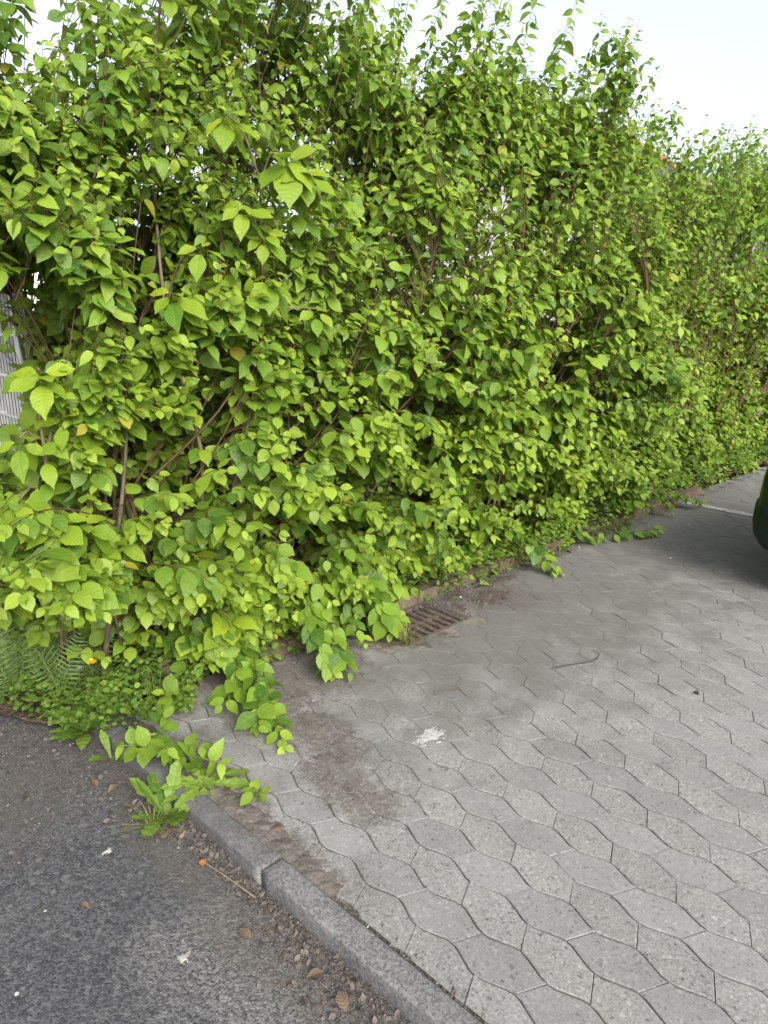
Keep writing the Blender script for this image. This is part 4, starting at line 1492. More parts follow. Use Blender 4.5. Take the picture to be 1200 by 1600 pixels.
def grass_tuft(label, s, t, z, n, h, seed, spread=0.05, dry=0.2, lean=0.5):
    r = np.random.default_rng(seed)
    root = empty('grass_tuft', W(s, t, z), label=label, cat='grass', group='grass tufts around the hedge foot')
    V, T, U, A, Rr = [], [], [], [], []
    for q in range(n):
        a = r.uniform(0, 6.28)
        rd = math.cos(a) * DH + math.sin(a) * DU
        b = rd * spread * r.random()
        L = h * r.uniform(0.5, 1.15)
        sd_ = np.cross(rd, DZ) * 0.0018
        o0 = len(V)
        ln = lean * r.uniform(0.4, 1.6)
        for f in (0, 0.35, 0.7, 1.0):
            c = b + rd * ln * L * f * f + DZ * L * (f - 0.35 * ln * f * f)
            w = (1 - f) ** 0.6
            V += [c - sd_ * w, c + sd_ * w]
            U += [(0.4, f), (0.6, f)]
        for f in range(3):
            k = o0 + 2 * f
            T += [(k, k + 1, k + 3), (k, k + 3, k + 2)]
        A += [1.0 if r.random() < dry else r.uniform(0, 0.3)] * 8
        Rr += [r.random()] * 8
    me = mesh_np('blades', np.array(V), np.array(T), M['grass'], np.array(U), {'age': np.array(A), 'rnd': np.array(Rr)})
    o = link('blades', me, root)
    o.color = (0, 0, 0, 1)
    tag(o, kind='stuff')
    return root


grass_tuft('pale half dry grass tuft leaning over the front of the drain grate', -0.46, 0.30, 0.0, 60, 0.15, 91, 0.05, 0.45, 0.9)
grass_tuft('upright green grass tuft in the clover beside the kerb end', -1.66, 0.02, 0.0, 26, 0.20, 92, 0.05, 0.05, 0.2)
grass_tuft('thin tall grass growing behind the clover under the hedge', -1.42, -0.2, 0.0, 24, 0.26, 93, 0.10, 0.1, 0.2)
grass_tuft('sparse grass by the upper corner of the drain grate', -0.02, -0.02, 0.0, 30, 0.09, 94, 0.06, 0.1, 0.5)
grass_tuft('dark grass under the hedge in the shaded notch', 2.75, -0.08, 0.0, 70, 0.26, 95, 0.25, 0.05, 0.5)
grass_tuft('short dry grass bunch lying at the road side of the kerb', -1.97, 0.63, -0.055, 40, 0.09, 96, 0.03, 0.9, 1.4)
grass_tuft('small green sprouts on the brown dirt beside the drain', 0.14, 0.12, 0.0, 16, 0.03, 97, 0.03, 0.0, 0.8)
grass_tuft('grass at the hedge foot where the front bulge ends', 2.05, -0.05, 0.0, 40, 0.16, 98, 0.12, 0.15, 0.7)

for k, (s, t, z, n, ll, lb) in enumerate((
        (0.05, -0.14, 0.08, 16, 0.055, 'leafy weed on the brown edging behind the drain'),
        (0.62, -0.02, 0.0, 14, 0.06, 'leafy weed at the hedge foot past the brown dirt patch'),
        (1.05, -0.02, 0.0, 14, 0.06, 'leafy weed among fallen blossom at the paving edge'),
        (1.38, -0.02, 0.0, 16, 0.06, 'leafy weed at the hedge foot beside the long creeping sprig'))):
    rosette('weed', lb, 'weed', s, t, z, n, ll, 'dogwood', 'weed_leaf', 300 + k, 0.9, 'weeds at the hedge foot')

rosette('plantain', 'broad leaved dark green rosette growing from the asphalt edge', 'plantain', -1.93, -0.06, -0.03, 19, 0.18, 'lance', 'weed_leaf', 310, 0.75, age=0.25)
rosette('strap_leaf_weed', 'two leaved strap shaped weed sprouting from the kerb face', 'weed', -1.915, 0.16, -0.05, 4, 0.13, 'strap', 'weed_leaf', 311, 0.9, age=0.5)
dl = rosette('dandelion', 'toothed dandelion with reddish base growing between road and kerb', 'dandelion', -1.915, 0.60, -0.05, 13, 0.17, 'tooth', 'weed_leaf', 312, 0.85, age=0.45)
wd = rosette('withered_dandelion', 'half withered pale dandelion lying across the top of the kerb', 'dandelion', -1.76, 0.60, 0.004, 13, 0.16, 'tooth', 'weed_leaf', 313, 0.22, age=0.9)
rosette('dead_rosette', 'brown dead leaves at the base of the kerbside dandelion', 'dead leaves', -1.93, 0.66, -0.055, 14, 0.07, 'tooth', 'dead_leaf', 314, 0.15, age=0.5)

fd = rosette('flowering_dandelion', 'yellow dandelion flower among the ferns', 'dandelion', -1.80, -0.40, 0.0, 8, 0.14, 'tooth', 'weed_leaf', 315, 0.5)


def flower(root, name, off, h, mat, n, rad, seed, rise=0.3):
    r = np.random.default_rng(seed)
    p = curve([(0, 0, 0), (off[0] * 0.5, off[1] * 0.5, h * 0.6), (off[0], off[1], h)], 8)
    w = WN(p) - O2
    tube_obj('flower_stalk', w, 0.0022, 0.0016, M['weed_leaf'], root, 5)
    c = w[-1]
    V, T = [], []
    for ring, (rr_, up) in enumerate(((1.0, rise), (0.7, rise + 0.35), (0.4, rise + 0.8))):
        for q in range(n):
            a = (q + ring * 0.5) * 2 * math.pi / n + r.normal(0, 0.08)
            d = np.array([math.cos(a), math.sin(a), 0]) * rad * rr_
            s_ = np.array([-math.sin(a), math.cos(a), 0]) * rad * 0.16
            b = len(V)
            V += [c, c + d * 0.6 - s_ + DZ * rad * up * 0.5, c + d + DZ * rad * up * 0.55, c + d * 0.6 + s_ + DZ * rad * up * 0.5]
            T += [(b, b + 1, b + 2), (b, b + 2, b + 3)]
    link(name, mesh_np(name, np.array(V), np.array(T), mat), root)


flower(fd, 'flower_head', (-0.03, 0.22), 0.20, M['petal_yellow'], 16, 0.024, 5)
wf = rosette('white_wildflower', 'small white wildflower just below the yellow dandelion', 'wildflower', -1.84, -0.34, 0.0, 5, 0.06, 'strap', 'weed_leaf', 316, 0.7)
flower(wf, 'flower_head', (-0.015, 0.08), 0.15, M['petal_white'], 9, 0.017, 6, 0.1)


def seedling(label, s, t, z, stems, ll, seed, age=0.25, step=0.05):
    """young dogwood shoots in opposite leaf pairs"""
    r = np.random.default_rng(seed)
    root = empty('dogwood_seedling', W(s, t, z), label=label, cat='seedling', group='dogwood seedlings on the kerb and paving')
    org = np.array(root.location)
    base, dr_, nr, size, ag = [], [], [], [], []
    for tip in stems:
        p = WN(curve([(s, t, z), (s + tip[0] * 0.45, t + tip[1] * 0.45, z + tip[2] * 0.7), (s + tip[0], t + tip[1], z + tip[2])], 10))
        tube_obj('stem', p, 0.003, 0.0018, M['grass'], root, 5, org)
        L = np.linalg.norm(np.diff(p, axis=0), axis=1).sum()
        n = max(2, int(L / step))
        for j in range(n):
            f = 1 - j / n * 0.85
            x = f * 9
            k = min(int(x), 8)
            pt = p[k] + (p[k + 1] - p[k]) * (x - k)
            T = p[k + 1] - p[k]
            T /= np.linalg.norm(T) + 1e-9
            e1 = np.cross(T, DZ)
            e1 /= np.linalg.norm(e1) + 1e-6
            e2 = np.cross(e1, T)
            ph = j * 1.57 + r.normal(0, 0.2)
            for sg in (1, -1):
                rd = (math.cos(ph) * e1 + math.sin(ph) * e2) * sg
                base.append(pt)
                dr_.append(rd + T * (0.8 if j == 0 else 0.35) - DZ * r.uniform(0, 0.35) + r.normal(0, 0.1, 3))
                nr.append(DZ + DU * 0.25 + r.normal(0, 0.15, 3))
                size.append(ll * r.uniform(0.75, 1.1) * (0.7 if j == 0 else 1.0))
                ag.append(np.clip(age + 0.25 * (j == 0) + r.normal(0, 0.12), 0, 1))
    base, dr_, nr, size, ag = map(np.array, (base, dr_, nr, size, ag))
    leaf_objects(root, 'dogwood', 'dogwood_leaf', base, leaf_frames(base, dr_, nr), size, ag, r.integers(0, NV, len(base)), range(len(base)))
    return root


seedling('bushy dogwood seedling hanging over the kerb stone', -1.80, 0.34, 0.005, [(-0.10, 0.06, 0.10), (-0.04, 0.16, 0.12), (0.07, 0.20, 0.10), (0.02, 0.03, 0.16), (-0.12, -0.03, 0.08), (0.1, 0.28, 0.06)], 0.075, 401, 0.2)
seedling('tiny dogwood seedling in the dirt between kerb and pavers', -1.685, 0.80, 0.0, [(-0.015, 0.01, 0.06), (0.02, 0.025, 0.04)], 0.058, 402, 0.3)
seedling('yellowish dogwood seedling beside the clover at the kerb end', -1.60, 0.06, 0.0, [(-0.05, 0.03, 0.10), (0.04, 0.04, 0.08)], 0.095, 403, 0.45)
seedling('pale dogwood seedling in front of the yellow dandelion', -1.80, -0.10, 0.0, [(0.0, 0.02, 0.12), (0.03, 0.05, 0.08)], 0.10, 404, 0.3)

# ------------------------------------------------------------------ litter, stains, twigs
def crumbs(name, label, n, sampler, smin, smax, seed, bright=0.0, flat=0.4):
    r = np.random.default_rng(seed)
    V, T, Rr = [], [], []
    for q in range(n):
        s, t, z = sampler(r)
        c = np.array(W(s, t, z))
        sz = smin + (smax - smin) * r.random() ** 2.5
        m = int(r.integers(4, 6))
        b = len(V)
        a0 = r.random() * 6.28
        el = r.uniform(0.35, 1.0)
        ti = r.normal(0, 0.35, 2)
        for k in range(m):
            a = a0 + k * 6.283 / m
            rr_ = sz * r.uniform(0.6, 1.1)
            x, y = math.cos(a) * rr_, math.sin(a) * rr_ * el
            x, y = x * math.cos(a0) - y * math.sin(a0), x * math.sin(a0) + y * math.cos(a0)
            V.append(c + np.array([x, y, abs(ti[0] * x + ti[1] * y) * 0.8 + 0.0005]))
        V.append(c + np.array([0, 0, sz * flat * r.uniform(0.4, 1.3) + 0.001]))
        for k in range(m):
            T.append((b + k, b + (k + 1) % m, b + m))
        Rr += [float(np.clip(r.beta(1.6, 3.0) + bright, 0, 1))] * (m + 1)
    me = mesh_np(name, np.array(V), np.array(T), M['crumb'], None, {'rnd': np.array(Rr)}, smooth=False)
    return tag(link(name, me), label, 'debris', kind='stuff')


def gutter(r):
    t = r.uniform(0.45, 2.0)
    d = abs(r.normal(0, 0.055 + 0.03 * math.sin(t * 5))) + 0.004
    s = KS0 + KSM * t - d
    return (s, t, road_z(s, t) + 0.001)


def kerb_back(r):
    t = r.uniform(0.2, 1.35) if r.random() < 0.8 else r.uniform(1.3, 2.2)
    s = KS0 + KSM * t + 0.088 + abs(r.normal(0, 0.02 if t > 1.1 else 0.07))
    return (s, t, -0.004)


def road_scatter(r):
    s, t = r.uniform(-3.3, -1.93), r.uniform(-0.3, 1.9)
    return (s, t, road_z(s, t))


def road_edge(r):
    t = r.uniform(-0.45, 0.5)
    s = -1.93 + 0.45 * min(t, 0) - abs(r.normal(0, 0.22))
    return (s, t, road_z(s, t) + 0.001)


def blobs(cs):
    def f(r):
        s, t, a, b = cs[int(r.integers(len(cs)))]
        return (s + r.normal(0, a), t + r.normal(0, b), 0.001)
    return f


crumbs('gutter_litter', 'dry leaf scraps and dirt gathered along the road side of the kerb', 6500, gutter, 0.0012, 0.0055, 1, -0.06, 0.5)
def curl_scraps(name, label, n, sampler, size, seed):
    r = np.random.default_rng(seed)
    base = WN(np.array([sampler(r) for _ in range(n)])) + DZ * 0.002
    a = r.uniform(0, 6.28, n)
    d = np.cos(a)[:, None] * DH + np.sin(a)[:, None] * DU + DZ * r.uniform(-0.1, 0.35, (n, 1))
    nr = DZ * np.where(r.random((n, 1)) < 0.5, 1, -1) + r.normal(0, 0.35, (n, 3))
    me = leaves_mesh(name, 'dogwood', 'old_leaf', base, leaf_frames(base, d, nr), size * r.uniform(0.3, 1.15, n) ** 1.5, np.clip(r.normal(0.25, 0.25, n), 0, 1), r.integers(0, NV, n))
    o = link(name, me)
    o.color = (0, 0, 0, 1)
    return tag(o, label, 'debris', kind='stuff')


curl_scraps('leaf_litter', 'small curled dry leaf scraps along the road side of the kerb', 1100, gutter, 0.019, 41)
curl_scraps('leaf_litter', 'few dry leaf scraps between the kerb and the pavers', 420, kerb_back, 0.018, 42)
curl_scraps('leaf_litter', 'dry leaf scraps on the asphalt below the ferns', 420, road_edge, 0.017, 43)
crumbs('road_edge_debris', 'dirt crumbs and plant scraps on the asphalt below the ferns', 2600, road_edge, 0.0015, 0.006, 2, 0.0)
crumbs('kerb_debris', 'dark dirt crumbs between the kerb and the pavers', 5200, kerb_back, 0.0015, 0.009, 3, 0.08)
crumbs('paving_dirt', 'crumbled dirt patches on the pavers left of the white splash', 2600, blobs([(-1.27, 0.6, 0.07, 0.14), (-1.40, 0.95, 0.06, 0.13), (-1.2, 0.3, 0.14, 0.14), (-1.33, 0.75, 0.09, 0.2)]), 0.0012, 0.005, 4, -0.05)
crumbs('drain_dirt', 'reddish brown crumbs heaped beside the drain', 4500, blobs([(0.28, 0.20, 0.11, 0.08), (0.28, 0.20, 0.06, 0.05), (0.15, 0.05, 0.14, 0.06), (0.6, 0.05, 0.2, 0.05), (0.02, 0.16, 0.03, 0.09), (-0.75, 0.1, 0.2, 0.1)]), 0.0018, 0.008, 5, -0.02, 0.7)
crumbs('hedge_foot_debris', 'earth crumbs and scraps along the foot of the hedge', 2200, lambda r: (r.uniform(-0.9, 5.0), abs(r.normal(0, 0.06)) - 0.02, 0.001), 0.002, 0.008, 6)
crumbs('paving_grit', 'fine grit scattered over the pavers', 1500, lambda r: (r.uniform(-1.6, 3.0), r.uniform(0.1, 2.6), 0.0005), 0.001, 0.0035, 7, -0.05)
crumbs('white_specks', 'small white petals and chips scattered on the asphalt', 60, road_scatter, 0.003, 0.007, 8, 0.85, 0.3)
crumbs('road_grit', 'fine grit on the asphalt', 500, road_scatter, 0.0012, 0.004, 9, 0.1)


def flat_blob(name, label, cat, s, t, z, rad, mat, seed, drops=0, el=1.0, h=0.0025, rough=0.35, rays=0):
    r = np.random.default_rng(seed)
    root_p = np.array(W(s, t, z))
    V, T = [], []

    def disc(c, rad_, m, rg, e):
        b = len(V)
        ph = r.random() * 6.28
        for k in range(m):
            a = k * 6.283 / m
            q = rad_ * (1 + rg * (0.5 * math.sin(3 * a + ph) + 0.35 * math.sin(7 * a + 2 * ph)) + r.normal(0, rg * 0.35))
            q = max(q, rad_ * 0.25)
            V.append(c + DH * math.cos(a) * q + DU * math.sin(a) * q * e)
        for k in range(m):
            V.append(V[b + k] * 0.72 + c * 0.28 + DZ * h)
        V.append(c + DZ * h * 1.1)
        for k in range(m):
            j = (k + 1) % m
            T.extend([(b + k, b + j, b + m + j), (b + k, b + m + j, b + m + k), (b + m + k, b + m + j, b + 2 * m)])
    disc(np.zeros(3), rad, 30, rough, el)
    for q in range(drops):
        a = r.uniform(0, 6.28)
        d = rad * r.uniform(0.9, 1.75)
        disc(DH * math.cos(a) * d + DU * math.sin(a) * d * el, rad * r.uniform(0.06, 0.2), 9, 0.3, r.uniform(0.5, 1.0))
    for q in range(rays):
        a = r.uniform(0, 6.28)
        u_ = DH * math.cos(a) + DU * math.sin(a) * el
        v_ = np.cross(u_, DZ)
        b = len(V)
        L = rad * r.uniform(1.1, 1.7)
        w = rad * r.uniform(0.05, 0.09)
        V.extend([u_ * rad * 0.5 - v_ * w + DZ * h, u_ * rad * 0.5 + v_ * w + DZ * h, u_ * L + v_ * w * 0.4 + DZ * h * 0.5, u_ * L - v_ * w * 0.4 + DZ * h * 0.5])
        T.extend([(b, b + 1, b + 2), (b, b + 2, b + 3)])
    o = link(name, mesh_np(name, np.array(V), np.array(T), mat))
    o.location = root_p
    return tag(o, label, cat)


def soil_material2(name, a, b):
    n = NT(name)
    pos = n.pos()
    f = n.noise(pos, 120.0, 5.0, 0.75)
    g_ = n.noise(pos, 14.0, 4.0)
    col = n.mix(n.ramp(n.math('ADD', n.math('MULTIPLY', f, 0.7), n.math('MULTIPLY', g_, 0.4)), 0.32, 0.78), a, b)
    return n.done(n.bsdf(col, 0.95, 0.1, f, 0.8, 0.004))


M['drain_soil'] = soil_material2('drain_soil', (0.032, 0.025, 0.020), (0.118, 0.095, 0.080))
M['grey_soil'] = soil_material2('grey_soil', (0.050, 0.044, 0.038), (0.185, 0.168, 0.150))


def mound(name, label, blobs_, mat, seed, hgt=0.010):
    r = np.random.default_rng(seed)
    s0, s1 = min(b[0] - 1.8 * b[2] for b in blobs_), max(b[0] + 1.8 * b[2] for b in blobs_)
    t0, t1 = min(b[1] - 1.8 * b[3] for b in blobs_), max(b[1] + 1.8 * b[3] for b in blobs_)
    n, m = int((s1 - s0) / 0.008), int((t1 - t0) / 0.008)
    S, T = np.meshgrid(np.linspace(s0, s1, n), np.linspace(t0, t1, m), indexing='ij')
    fld = np.zeros_like(S)
    for (s, t, a, b) in blobs_:
        fld = np.maximum(fld, np.exp(-((S - s) / a) ** 2 - ((T - t) / b) ** 2))
    nzv = np.zeros_like(S)
    for fq, am in ((31, 0.26), (67, 0.26), (133, 0.26), (260, 0.22)):
        p = r.uniform(0, 6.28, 4)
        nzv += am * np.sin(S * fq + p[0] + 1.7 * np.sin(T * fq * 0.7 + p[1])) * np.sin(T * fq * 0.9 + p[2] + 1.5 * np.sin(S * fq * 0.6 + p[3]))
    Z = hgt * (fld * (1 + 0.5 * nzv) - 0.42 + 0.42 * nzv) + r.normal(0, 0.0009, S.shape)
    keep = Z > -0.0012
    V = WN(np.stack([S, T, np.minimum(Z, hgt)], 2)).reshape(-1, 3)
    idx = np.arange(n * m).reshape(n, m)
    q = np.stack([idx[:-1, :-1], idx[:-1, 1:], idx[1:, 1:], idx[1:, :-1]], -1).reshape(-1, 4)
    k = (keep[:-1, :-1] | keep[1:, 1:] | keep[:-1, 1:] | keep[1:, :-1]).reshape(-1)
    q = q[k]
    us, inv = np.unique(q, return_inverse=True)
    me = mesh_np(name, V[us], inv.reshape(-1, 4), mat)
    if me.polygons[0].normal.z < 0: me.flip_normals()
    return tag(link(name, me), label, 'dirt', kind='stuff')


mound('soil_patch', 'brown soil heap washed onto the paving right of the drain', [(0.32, 0.21, 0.15, 0.10), (0.16, 0.06, 0.16, 0.06), (0.55, 0.08, 0.22, 0.05), (0.08, 0.17, 0.05, 0.09)], M['drain_soil'], 51, 0.011)
mound('dirt_patch', 'thin crumbly grey dirt on the pavers left of the white splash', [(-1.25, 0.60, 0.08, 0.16), (-1.40, 0.98, 0.06, 0.15), (-1.34, 0.80, 0.05, 0.12), (-1.15, 0.35, 0.10, 0.10)], M['grey_soil'], 52, 0.0035)
mound('kerb_soil', 'dark earth with moss lying in the gap behind the kerb', [(-1.735, 0.55 + 0.13 * q, 0.055, 0.11) for q in range(6)], M['grey_soil'], 53, 0.010)
flat_blob('paint_splash', 'white splash of paint dried on the pavers', 'paint splash', -0.965, 0.945, 0.002, 0.047, M['white_paint'], 21, 14, 0.72, 0.0012, 0.38, 26)
flat_blob('tar_spot', 'small black spot on the pavers right of the curved twig', 'tar spot', 0.125, 1.516, 0.002, 0.017, M['tar'], 22, 3, 0.7, 0.003, 0.45)
flat_blob('road_chip', 'white flattened spot on the asphalt left of the dandelion', 'chip', -2.12, 0.62, road_z(-2.12, 0.62) + 0.001, 0.013, M['petal_white'], 23, 6, 0.8, 0.002, 0.5)
flat_blob('pale_spot', 'pale dried spot in the middle of the asphalt', 'spot', -2.13, 1.14, road_z(-2.13, 1.14) + 0.001, 0.017, M['pebble'], 24, 5, 0.8, 0.002, 0.5)
flat_blob('pebble', 'white pebble on the asphalt nearest the lower left corner', 'pebble', -2.49, 0.95, road_z(-2.49, 0.95), 0.006, M['pebble'], 25, 0, 0.8, 0.006, 0.1)
flat_blob('pebble', 'white pebble in the gap behind the kerb', 'pebble', -1.70, 1.20, -0.002, 0.005, M['pebble'], 26, 0, 0.8, 0.005, 0.1)
flat_blob('flat_stone', 'flat brown stone in the dirt behind the kerb', 'stone', -1.70, 0.965, 0.0, 0.024, M['old_wall'], 27, 0, 0.7, 0.006, 0.12)


def twig_obj(name, label, pts, r0, mat, cat='twig'):
    p = WN(curve(pts, 14))
    c = p.mean(axis=0)
    o = tube_obj(name, p, r0, r0 * 0.5, mat, None, 5, c)
    o.location = c
    return tag(o, label, cat)


twig_obj('twig', 'thin curved twig lying on the pavers right of the drain', [(-0.14, 0.965, 0.004), (-0.06, 1.0, 0.005), (0.05, 1.05, 0.005), (0.13, 1.04, 0.006), (0.145, 0.99, 0.009)], 0.0026, M['tar'])
twig_obj('twig', 'short straight stick on the pavers above the white splash', [(-0.72, 0.74, 0.004), (-0.66, 0.762, 0.006), (-0.60, 0.79, 0.004)], 0.003, M['stem'])
tw = empty('dead_flower_stalk', W(-1.905, 1.0, -0.05), label='dry stalk with withered orange head lying along the kerb', cat='flower stalk')
tube_obj('stalk', WN(curve([(-1.925, 0.89, -0.045), (-1.91, 1.0, -0.035), (-1.888, 1.12, -0.04)], 8)), 0.002, 0.0025, M['straw'], tw, 5, tw.location)
bm = bmesh.new()
bmesh.ops.create_icosphere(bm, subdivisions=2, radius=0.011)
for v in bm.verts: v.co *= 1 + 0.35 * math.sin(v.co.x * 900 + v.co.y * 700)
hd = link('withered_head', mesh_bm('withered_head', bm, M['withered'], True), tw)
hd.location = W(-1.927, 0.882, -0.044) - tw.location

for k, (s, t, z, L, a, label) in enumerate((
        (-1.915, 1.56, -0.05, 0.06, 0.4, 'large curled brown dead leaf against the kerb near the bottom'),
        (-1.895, 1.70, -0.05, 0.055, 1.9, 'brown dead leaf against the kerb at the bottom edge'),
        (-1.96, 0.33, -0.05, 0.05, 2.7, 'dark dead leaf on the asphalt by the strap leaved weed'),
        (-1.93, 1.42, -0.052, 0.05, 5.0, 'small tan dead leaf in the gutter above the large curled one'),
        (-1.97, 1.22, -0.052, 0.05, 0.9, 'grey dead leaf in the gutter level with the kerb joint'),
        (-2.02, 0.24, -0.05, 0.04, 4.0, 'pale dead leaf on the asphalt near the kerb end'),
        (-1.72, 0.68, 0.003, 0.06, 3.5, 'brown dead leaf under the withered dandelion'),
        (-1.48, -0.12, 0.05, 0.11, 2.2, 'curled reddish dead leaf on the earth behind the clover'),
        (-2.25, 0.80, -0.058, 0.03, 1.2, 'small brown dead leaf out on the open asphalt'),
        (1.36, 0.10, 0.004, 0.05, 0.5, 'rust coloured dead leaf on the paving by the creeping sprig'))):
    r = np.random.default_rng(600 + k)
    v, tt, u = leaf_template('cherry', 700 + k, True)
    v = v.copy()
    v[:, 2] = np.abs(v[:, 2]) * 0.4 + 0.5 * v[:, 0] ** 2 * 2.4 + 0.18 * np.sin(v[:, 1] * 3.0) * r.uniform(0.3, 1)
    o = link('dead_leaf', mesh_np('dead_leaf', v * L, tt, M['dead_leaf'], u))
    o.location = W(s, t, z)
    o.rotation_euler = (r.normal(0, 0.15), r.normal(0, 0.15), a)
    o.color = (float(r.uniform(0, 0.6)), 0, 0, 1)
    tag(o, label, 'leaf', 'dead leaves on the ground')

for k, (s, t, label) in enumerate(((1.12, 0.06, 'pale fallen blossom cluster at the hedge foot'), (1.75, 0.62, 'white fallen petal on the shaded paving'), (0.19, 0.10, 'small white blossom beside the drain grate'), (2.62, 0.35, 'white fallen petal near the white bay line'), (1.5, 0.07, 'white fallen petal by the creeping sprig'))):
    flat_blob('petal', label, 'petal', s, t, 0.003, 0.013 if k in (0,) else 0.009, M['petal_white'], 700 + k, 5 if k == 0 else 0, 0.7, 0.006, 0.3)

# ------------------------------------------------------------------ the green car, nose towards the hedge
CW, CS, CT = 1.66, 2.36, 1.10                                 # width, middle along the hedge, nose
car = empty('parked_car', W(CS, CT + 2.0, 0), label='dark green parked car nosing in at the right edge of the picture', cat='car')
# local frame: x from nose to tail (along +t), y across (along +s), z up
CM = Matrix(((DU[0], DH[0], 0, 0), (DU[1], DH[1], 0, 0), (0, 0, 1, 0), (0, 0, 0, 1)))
cbase = Matrix.Translation(W(CS, CT, 0) - car.location) @ CM


def car_part(name, me, parent=None):
    o = link(name, me, parent or car)
    if parent is None: o.matrix_basis = cbase
    return o


def superloop(x, hw, z0, z1, n=24, e=3.2, tumble=0.0):
    out = []
    zc_, hz_ = (z0 + z1) / 2, (z1 - z0) / 2
    for k in range(n):
        a = 2 * math.pi * k / n
        c, s = math.cos(a), math.sin(a)
        y = math.copysign(abs(c) ** (2 / e), c) * hw
        z = math.copysign(abs(s) ** (2 / e), s) * hz_
        y *= 1 - tumble * max(0, z / hz_)
        out.append((x, y, zc_ + z))
    return out


def loft(name, loops, mat, parent=None, smooth=True):
    n = len(loops[0])
    V = [p for l in loops for p in l]
    Fc = []
    for i in range(len(loops) - 1):
        for k in range(n):
            j = (k + 1) % n
            Fc.append((i * n + k, (i + 1) * n + k, (i + 1) * n + j, i * n + j))
    Fc.append(tuple(range(n)))
    Fc.append(tuple(reversed(range((len(loops) - 1) * n, len(loops) * n))))
    me = mesh_py(name, V, Fc, mat, smooth)
    bm = bmesh.new()
    bm.from_mesh(me)
    bmesh.ops.recalc_face_normals(bm, faces=bm.faces)
    bm.to_mesh(me)
    bm.free()
    return car_part(name, me, parent)


h = CW / 2
loft('body', [superloop(x, w, z0, z1, 28, e, 0.06) for (x, w, z0, z1, e) in ((0.05, h * 0.80, 0.36, 0.74, 6), (0.06, h * 0.885, 0.32, 0.775, 6), (0.10, h * 0.94, 0.28, 0.80, 6), (0.25, h * 0.985, 0.25, 0.83, 6), (0.6, h, 0.22, 0.86, 5), (1.0, h, 0.2, 0.92, 5), (1.6, h, 0.2, 0.95, 5), (2.8, h, 0.2, 0.96, 5), (3.5, h * 0.99, 0.24, 0.97, 5), (3.85, h * 0.94, 0.3, 0.93, 4.5), (3.95, h * 0.84, 0.36, 0.86, 4))], M['green_paint'])
loft('cabin', [superloop(x, w, z0, z1, 28, 4.5, 0.16) for (x, w, z0, z1) in ((1.05, h * 0.90, 0.80, 0.93), (1.45, h * 0.90, 0.80, 1.22), (1.75, h * 0.89, 0.8, 1.39), (2.3, h * 0.89, 0.8, 1.43), (3.0, h * 0.88, 0.8, 1.40), (3.5, h * 0.86, 0.8, 1.22), (3.82, h * 0.84, 0.8, 0.95))], M['car_glass'])
loft('roof', [superloop(x, w, z0, z1, 24, 4.5, 0.0) for (x, w, z0, z1) in ((1.68, h * 0.70, 1.36, 1.385), (1.8, h * 0.745, 1.37, 1.425), (2.3, h * 0.755, 1.39, 1.452), (3.0, h * 0.74, 1.36, 1.425), (3.15, h * 0.70, 1.34, 1.385))], M['green_paint'])
# bumper: a proud rounded bar wrapping the nose
def bumper(x_sign, xe, name):
    prof = [(-0.01, 0.525), (0.055, 0.52), (0.075, 0.50), (0.08, 0.41), (0.066, 0.32), (0.03, 0.26), (-0.02, 0.25), (-0.02, 0.50)]
    path = []
    for k in range(13):
        a = -math.pi / 2 + math.pi * k / 12
        # rounded-rectangle plan round the nose
        yy = math.copysign(abs(math.sin(a)) ** 0.55, math.sin(a)) * h * 0.955
        xx = 0.46 - abs(math.cos(a)) ** 0.42 * 0.42
        path.append((xx, yy))
    V, Fc = [], []
    for k, (xx, yy) in enumerate(path):
        a, b = path[max(0, k - 1)], path[min(12, k + 1)]
        tx, ty = b[0] - a[0], b[1] - a[1]
        l = math.hypot(tx, ty)
        nx, ny = -ty / l, tx / l
        if nx * (xx - 1.5) + ny * yy < 0: nx, ny = -nx, -ny
        for (o_, z) in prof:
            X = xx + nx * o_
            V.append((X if x_sign > 0 else xe - X, yy + ny * o_, z))
    n = len(prof)
    for k in range(12):
        for q in range(n):
            j = (q + 1) % n
            Fc.append((k * n + q, k * n + j, (k + 1) * n + j, (k + 1) * n + q))
    Fc += [tuple(range(n)), tuple(range(12 * n, 13 * n))]
    me = mesh_py(name, V, Fc, M['bumper'], True)
    bm = bmesh.new()
    bm.from_mesh(me)
    bmesh.ops.recalc_face_normals(bm, faces=bm.faces)
    bm.to_mesh(me)
    bm.free()
    return car_part(name, me)


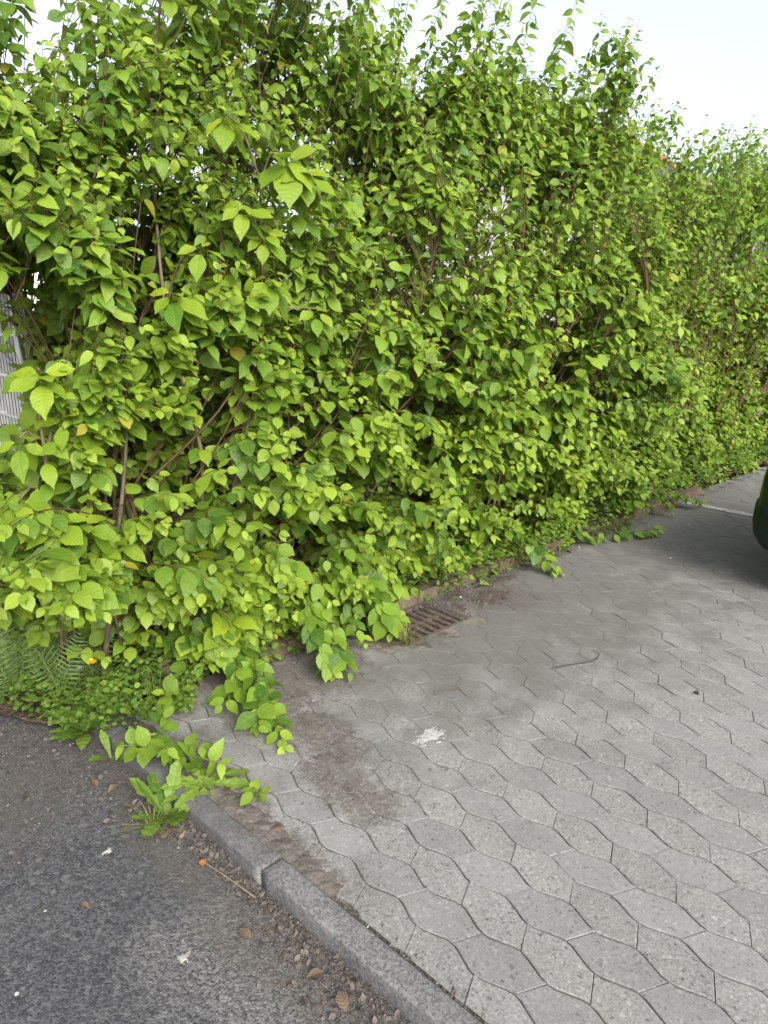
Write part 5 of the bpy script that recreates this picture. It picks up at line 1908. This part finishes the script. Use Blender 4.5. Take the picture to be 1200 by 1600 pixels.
bumper(1, 4.0, 'front_bumper')
bumper(-1, 4.0, 'rear_bumper')
for y in (-0.56, 0.56):
    car_part('headlight', box_mesh('headlight', (0.045, 0.12, y - 0.15, y + 0.15, 0.545, 0.66), M['lens'], 0.02))
    car_part('tail_light', box_mesh('tail_light', (3.86, 3.965, y - 0.12, y + 0.12, 0.6, 0.8), M['tile_red'], 0.02))
gr = car_part('radiator_grille', box_mesh('radiator_grille', (0.045, 0.10, -0.38, 0.38, 0.56, 0.65), M['rubber'], 0.01))
car_part('number_plate', box_mesh('number_plate', (-0.035, -0.022, -0.26, 0.26, 0.34, 0.45), M['white_metal'], 0.004))
for y in (-1, 1):
    car_part('side_moulding', box_mesh('side_moulding', (0.95, 3.0, min(y * (h - 0.02), y * (h + 0.012)), max(y * (h - 0.02), y * (h + 0.012)), 0.50, 0.56), M['bumper'], 0.008))
    car_part('wing_mirror', box_mesh('wing_mirror', (1.42, 1.56, min(y * (h - 0.03), y * (h + 0.15)), max(y * (h - 0.03), y * (h + 0.15)), 0.96, 1.08), M['green_paint'], 0.03))
    dj = car_part('door', box_mesh('door', (1.45, 2.55, min(y * (h - 0.05), y * (h + 0.004)), max(y * (h - 0.05), y * (h + 0.004)), 0.34, 0.82), M['green_paint'], 0.012))
    link('handle', box_mesh('handle', (2.32, 2.48, min(y * h, y * (h + 0.03)), max(y * h, y * (h + 0.03)), 0.73, 0.765), M['rubber'], 0.008), dj)
    for x in (0.78, 3.15):
        bm = bmesh.new()
        bmesh.ops.create_cone(bm, cap_ends=True, segments=28, radius1=0.35, radius2=0.35, depth=0.05, matrix=Matrix.Translation((x, y * (h - 0.02), 0.31)) @ Matrix.Rotation(math.pi / 2, 4, 'X'))
        car_part('wheel_arch', mesh_bm('wheel_arch', bm, M['rubber']))
car_part('bonnet', box_mesh('bonnet', (0.22, 1.12, -0.60, 0.60, 0.80, 0.872), M['green_paint'], 0.03))
wh = None
for x in (0.78, 3.15):
    for y in (-h + 0.06, h - 0.06):
        bm = bmesh.new()
        n = 28
        prof = [(0.18, 0.085), (0.27, 0.09), (0.295, 0.07), (0.30, 0.0), (0.295, -0.07), (0.27, -0.09), (0.18, -0.085)]
        vs = [[bm.verts.new((rr_ * math.cos(6.2832 * k / n), o_, 0.30 + rr_ * math.sin(6.2832 * k / n))) for (rr_, o_) in prof] for k in range(n)]
        for k in range(n):
            a, b = vs[k], vs[(k + 1) % n]
            for q in range(len(prof) - 1):
                bm.faces.new((a[q], a[q + 1], b[q + 1], b[q]))
        tyre_me = mesh_bm('tyre', bm, M['rubber'], True)
        w_ = link('wheel', None, car)
        w_.matrix_basis = cbase @ Matrix.Translation((x, y, 0))
        link('tyre', tyre_me, w_)
        bm = bmesh.new()
        bmesh.ops.create_cone(bm, cap_ends=True, segments=24, radius1=0.185, radius2=0.185, depth=0.15, matrix=Matrix.Translation((0, 0, 0.30)) @ Matrix.Rotation(math.pi / 2, 4, 'X'))
        link('rim', mesh_bm('rim', bm, M['rim']), w_)

print('TRIS', sum(len(o.data.polygons) for o in bpy.data.objects if o.type == 'MESH'), 'LEAVES', len(ALLB))
